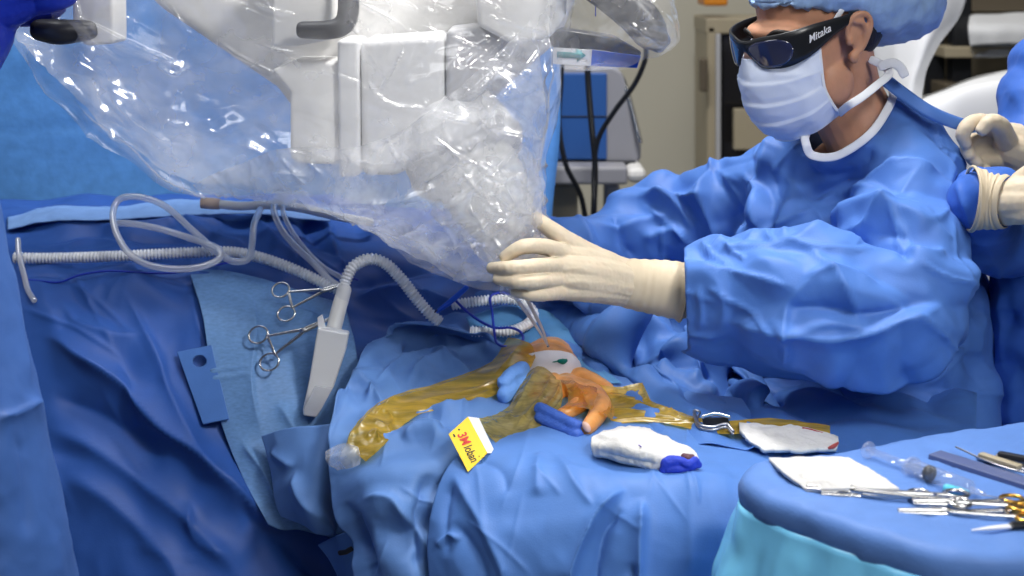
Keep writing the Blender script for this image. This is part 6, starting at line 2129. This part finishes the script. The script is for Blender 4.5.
# ===================================================== hoses and tubing
V, F = hose(Wa([(14, 258, 2.42), (60, 258, 2.42), (120, 256, 2.41), (180, 253, 2.41), (230, 252, 2.41), (262, 258, 2.40), (295, 270, 2.39), (325, 284, 2.38), (345, 292, 2.38)]), 0.0085, 96, 0.0014)
tag(mesh('corrugated_hose', V, F, HOSEM), 'long white corrugated hose lying across the back of the blue drape', 'hose')
ho = thing('smoke_pencil', 'white hand piece on a bent corrugated hose, parked in the white holster', 'surgical pencil', W(335, 320, 2.24))
V, F = hose(Wa([(341, 300, 2.255), (346, 280, 2.26), (354, 266, 2.265), (370, 259, 2.275), (386, 264, 2.28), (402, 280, 2.29), (416, 298, 2.30), (430, 314, 2.305), (440, 322, 2.31)]), 0.0088, 44, 0.0012)
mesh('hose', V, F, HOSEM, ho)
V, F = ptube([(342, 297, 2.25), (338, 312, 2.245), (333, 332, 2.238), (328, 352, 2.232)], [0.0115, 0.012, 0.012, 0.0115], seg=20, smooth=5, flat=0.8, up=view)
mesh('grip', V, F, WHITEP, ho)
V, F = ptube([(344, 290, 2.252), (341, 302, 2.25)], 0.0118, seg=20, flat=0.9)
mesh('collar', V, F, WHITEP2, ho)
# the holster
hs = thing('holster', 'flat tapered white plastic holster hanging on the pale panel', 'holster', W(322, 412, 2.2))
hol = [(317.5, 328), (348.5, 334), (345, 352), (333, 388), (321, 410), (316, 418), (303, 416), (302.5, 410), (309, 380)]
V, F = prism(hol, 2.205, 0.022)
dz = to_pix(V)[:, 1]
solidmesh('sleeve', V, F, material('holster_white', (0.72, 0.73, 0.75), rough=0.35, alpha=0.9), hs, smooth=False, bevel=0.003)
V, F = prism([(315, 386), (333, 388), (321, 410), (316, 417), (304, 415), (304, 408)], 2.2035, 0.004)
tag(solidmesh('tip_guard', V, F, TUBEC, hs, smooth=False, bevel=0.001), 'clear tip')
V, F = prism([(317.5, 318), (322, 315), (326, 330), (318, 329)], 2.212, 0.006)
solidmesh('clip_tongue', V, F, HOSEM, hs, smooth=False, bevel=0.001)
# clear tubing: a large loop in front of the hose
def tubing(pts, r, label, name='clear_tube', mat=TUBEC, cat='tube', group=None, sm=12):
    V, F = tube(Wa(pts), r, seg=12, smooth=sm)
    return tag(mesh(name, V, F, mat), label, cat, group)


tubing([(207, 243, 2.39), (190, 228, 2.39), (165, 206, 2.395), (140, 197, 2.40), (120, 199, 2.40), (113, 213, 2.39), (116, 232, 2.37), (128, 252, 2.35), (146, 264, 2.335), (172, 269, 2.33), (200, 267, 2.335), (219, 259, 2.345),
        (219, 250, 2.355), (208, 244, 2.36), (190, 238, 2.375), (160, 229, 2.39), (135, 224, 2.40), (117, 223, 2.41)], 0.0058, 'clear tube coiled in a big loop in front of the corrugated hose')
tubing([(200, 240, 2.385), (215, 251, 2.375), (232, 261, 2.37), (248, 259, 2.375), (252, 245, 2.40), (254, 225, 2.44), (260, 210, 2.49)], 0.0062, 'clear tube bent in a short U beside the big tube loop')
tubing([(285, 196, 2.52), (276, 201, 2.49), (274, 212, 2.46), (282, 230, 2.43), (296, 247, 2.41), (312, 262, 2.40), (330, 280, 2.38), (345, 290, 2.37)], 0.0058, 'outer clear tube curving down to the hand piece', group=None)
tubing([(295, 200, 2.52), (283, 208, 2.475), (290, 228, 2.44), (306, 250, 2.415), (322, 266, 2.40), (342, 278, 2.39)], 0.0045, 'inner thinner clear tube curving beside the outer one')
tubing([(18, 240, 2.40), (19, 255, 2.385), (24, 275, 2.36), (28, 290, 2.34), (34, 300, 2.32)], 0.005, 'short clear tube end hanging beside the left-hand gown')
sc = thing('suction_tube', 'white suction tube with a tan open end on the drape\'s back edge', 'tube', W(210, 203, 2.5))
V, F = tube(Wa([(218, 204, 2.50), (240, 206, 2.50), (270, 205, 2.52), (300, 208, 2.54), (335, 216, 2.56), (370, 222, 2.58)]), 0.0080, seg=16, smooth=8)
mesh('hose', V, F, HOSEM, sc)
V, F = tube(Wa([(201, 203, 2.50), (212, 203.5, 2.50), (220, 204, 2.50)]), [0.0095, 0.0105, 0.0095], seg=20, round_caps=False)
mesh('connector', V, F, TAN, sc)
# thin blue cords
def cordz(pts, r, mat, label):
    return tubing(pts, r, label, 'thin_cord', mat, 'cord')


cordz([(22, 279, 2.37), (40, 281, 2.365), (60, 282, 2.36), (80, 275, 2.36), (110, 271, 2.36), (150, 273, 2.355), (180, 272, 2.355), (230, 262, 2.37)], 0.0018, NITRILE, 'thin dark blue cord running along the drape under the corrugated hose')
cordz([(455, 300, 2.33), (470, 314, 2.32), (492, 327, 2.31), (512, 328, 2.30), (522, 334, 2.285), (521, 344, 2.27), (508, 347, 2.265), (497, 343, 2.27), (494, 330, 2.28), (492, 312, 2.30), (490, 298, 2.33), (497, 293, 2.34), (510, 294, 2.35)],
      0.0022, NITRILE, 'looped dark blue cord behind the wound, left of the forceps')
cordz([(300, 237, 2.44), (312, 258, 2.42), (336, 272, 2.40), (358, 280, 2.39)], 0.0016, NITRILE, 'thin dark blue cord beside the two curving clear tubes')
V, F = hose(Wa([(452, 305, 2.385), (480, 301, 2.38), (505, 299, 2.38), (522, 302, 2.375), (533, 312, 2.365), (530, 322, 2.35), (515, 330, 2.335), (496, 332, 2.33), (470, 331, 2.33)]), 0.0080, 50, 0.0013)
tag(mesh('corrugated_hose', V, F, HOSEM), 'short white corrugated hose curled just behind the wound', 'hose')
pn = thing('pen', 'bright blue slim pen lying on the drape behind the wound', 'pen', W(448, 300, 2.31))
V, F = ptube([(436, 312, 2.305), (450, 302, 2.31), (466, 288, 2.33)], [0.003, 0.0048, 0.0048], seg=14, smooth=4)
mesh('barrel', V, F, COBALT, pn)
V, F = ptube([(432, 315, 2.303), (437, 311, 2.305)], [0.001, 0.003], seg=12)
mesh('tip', V, F, DGREY, pn)
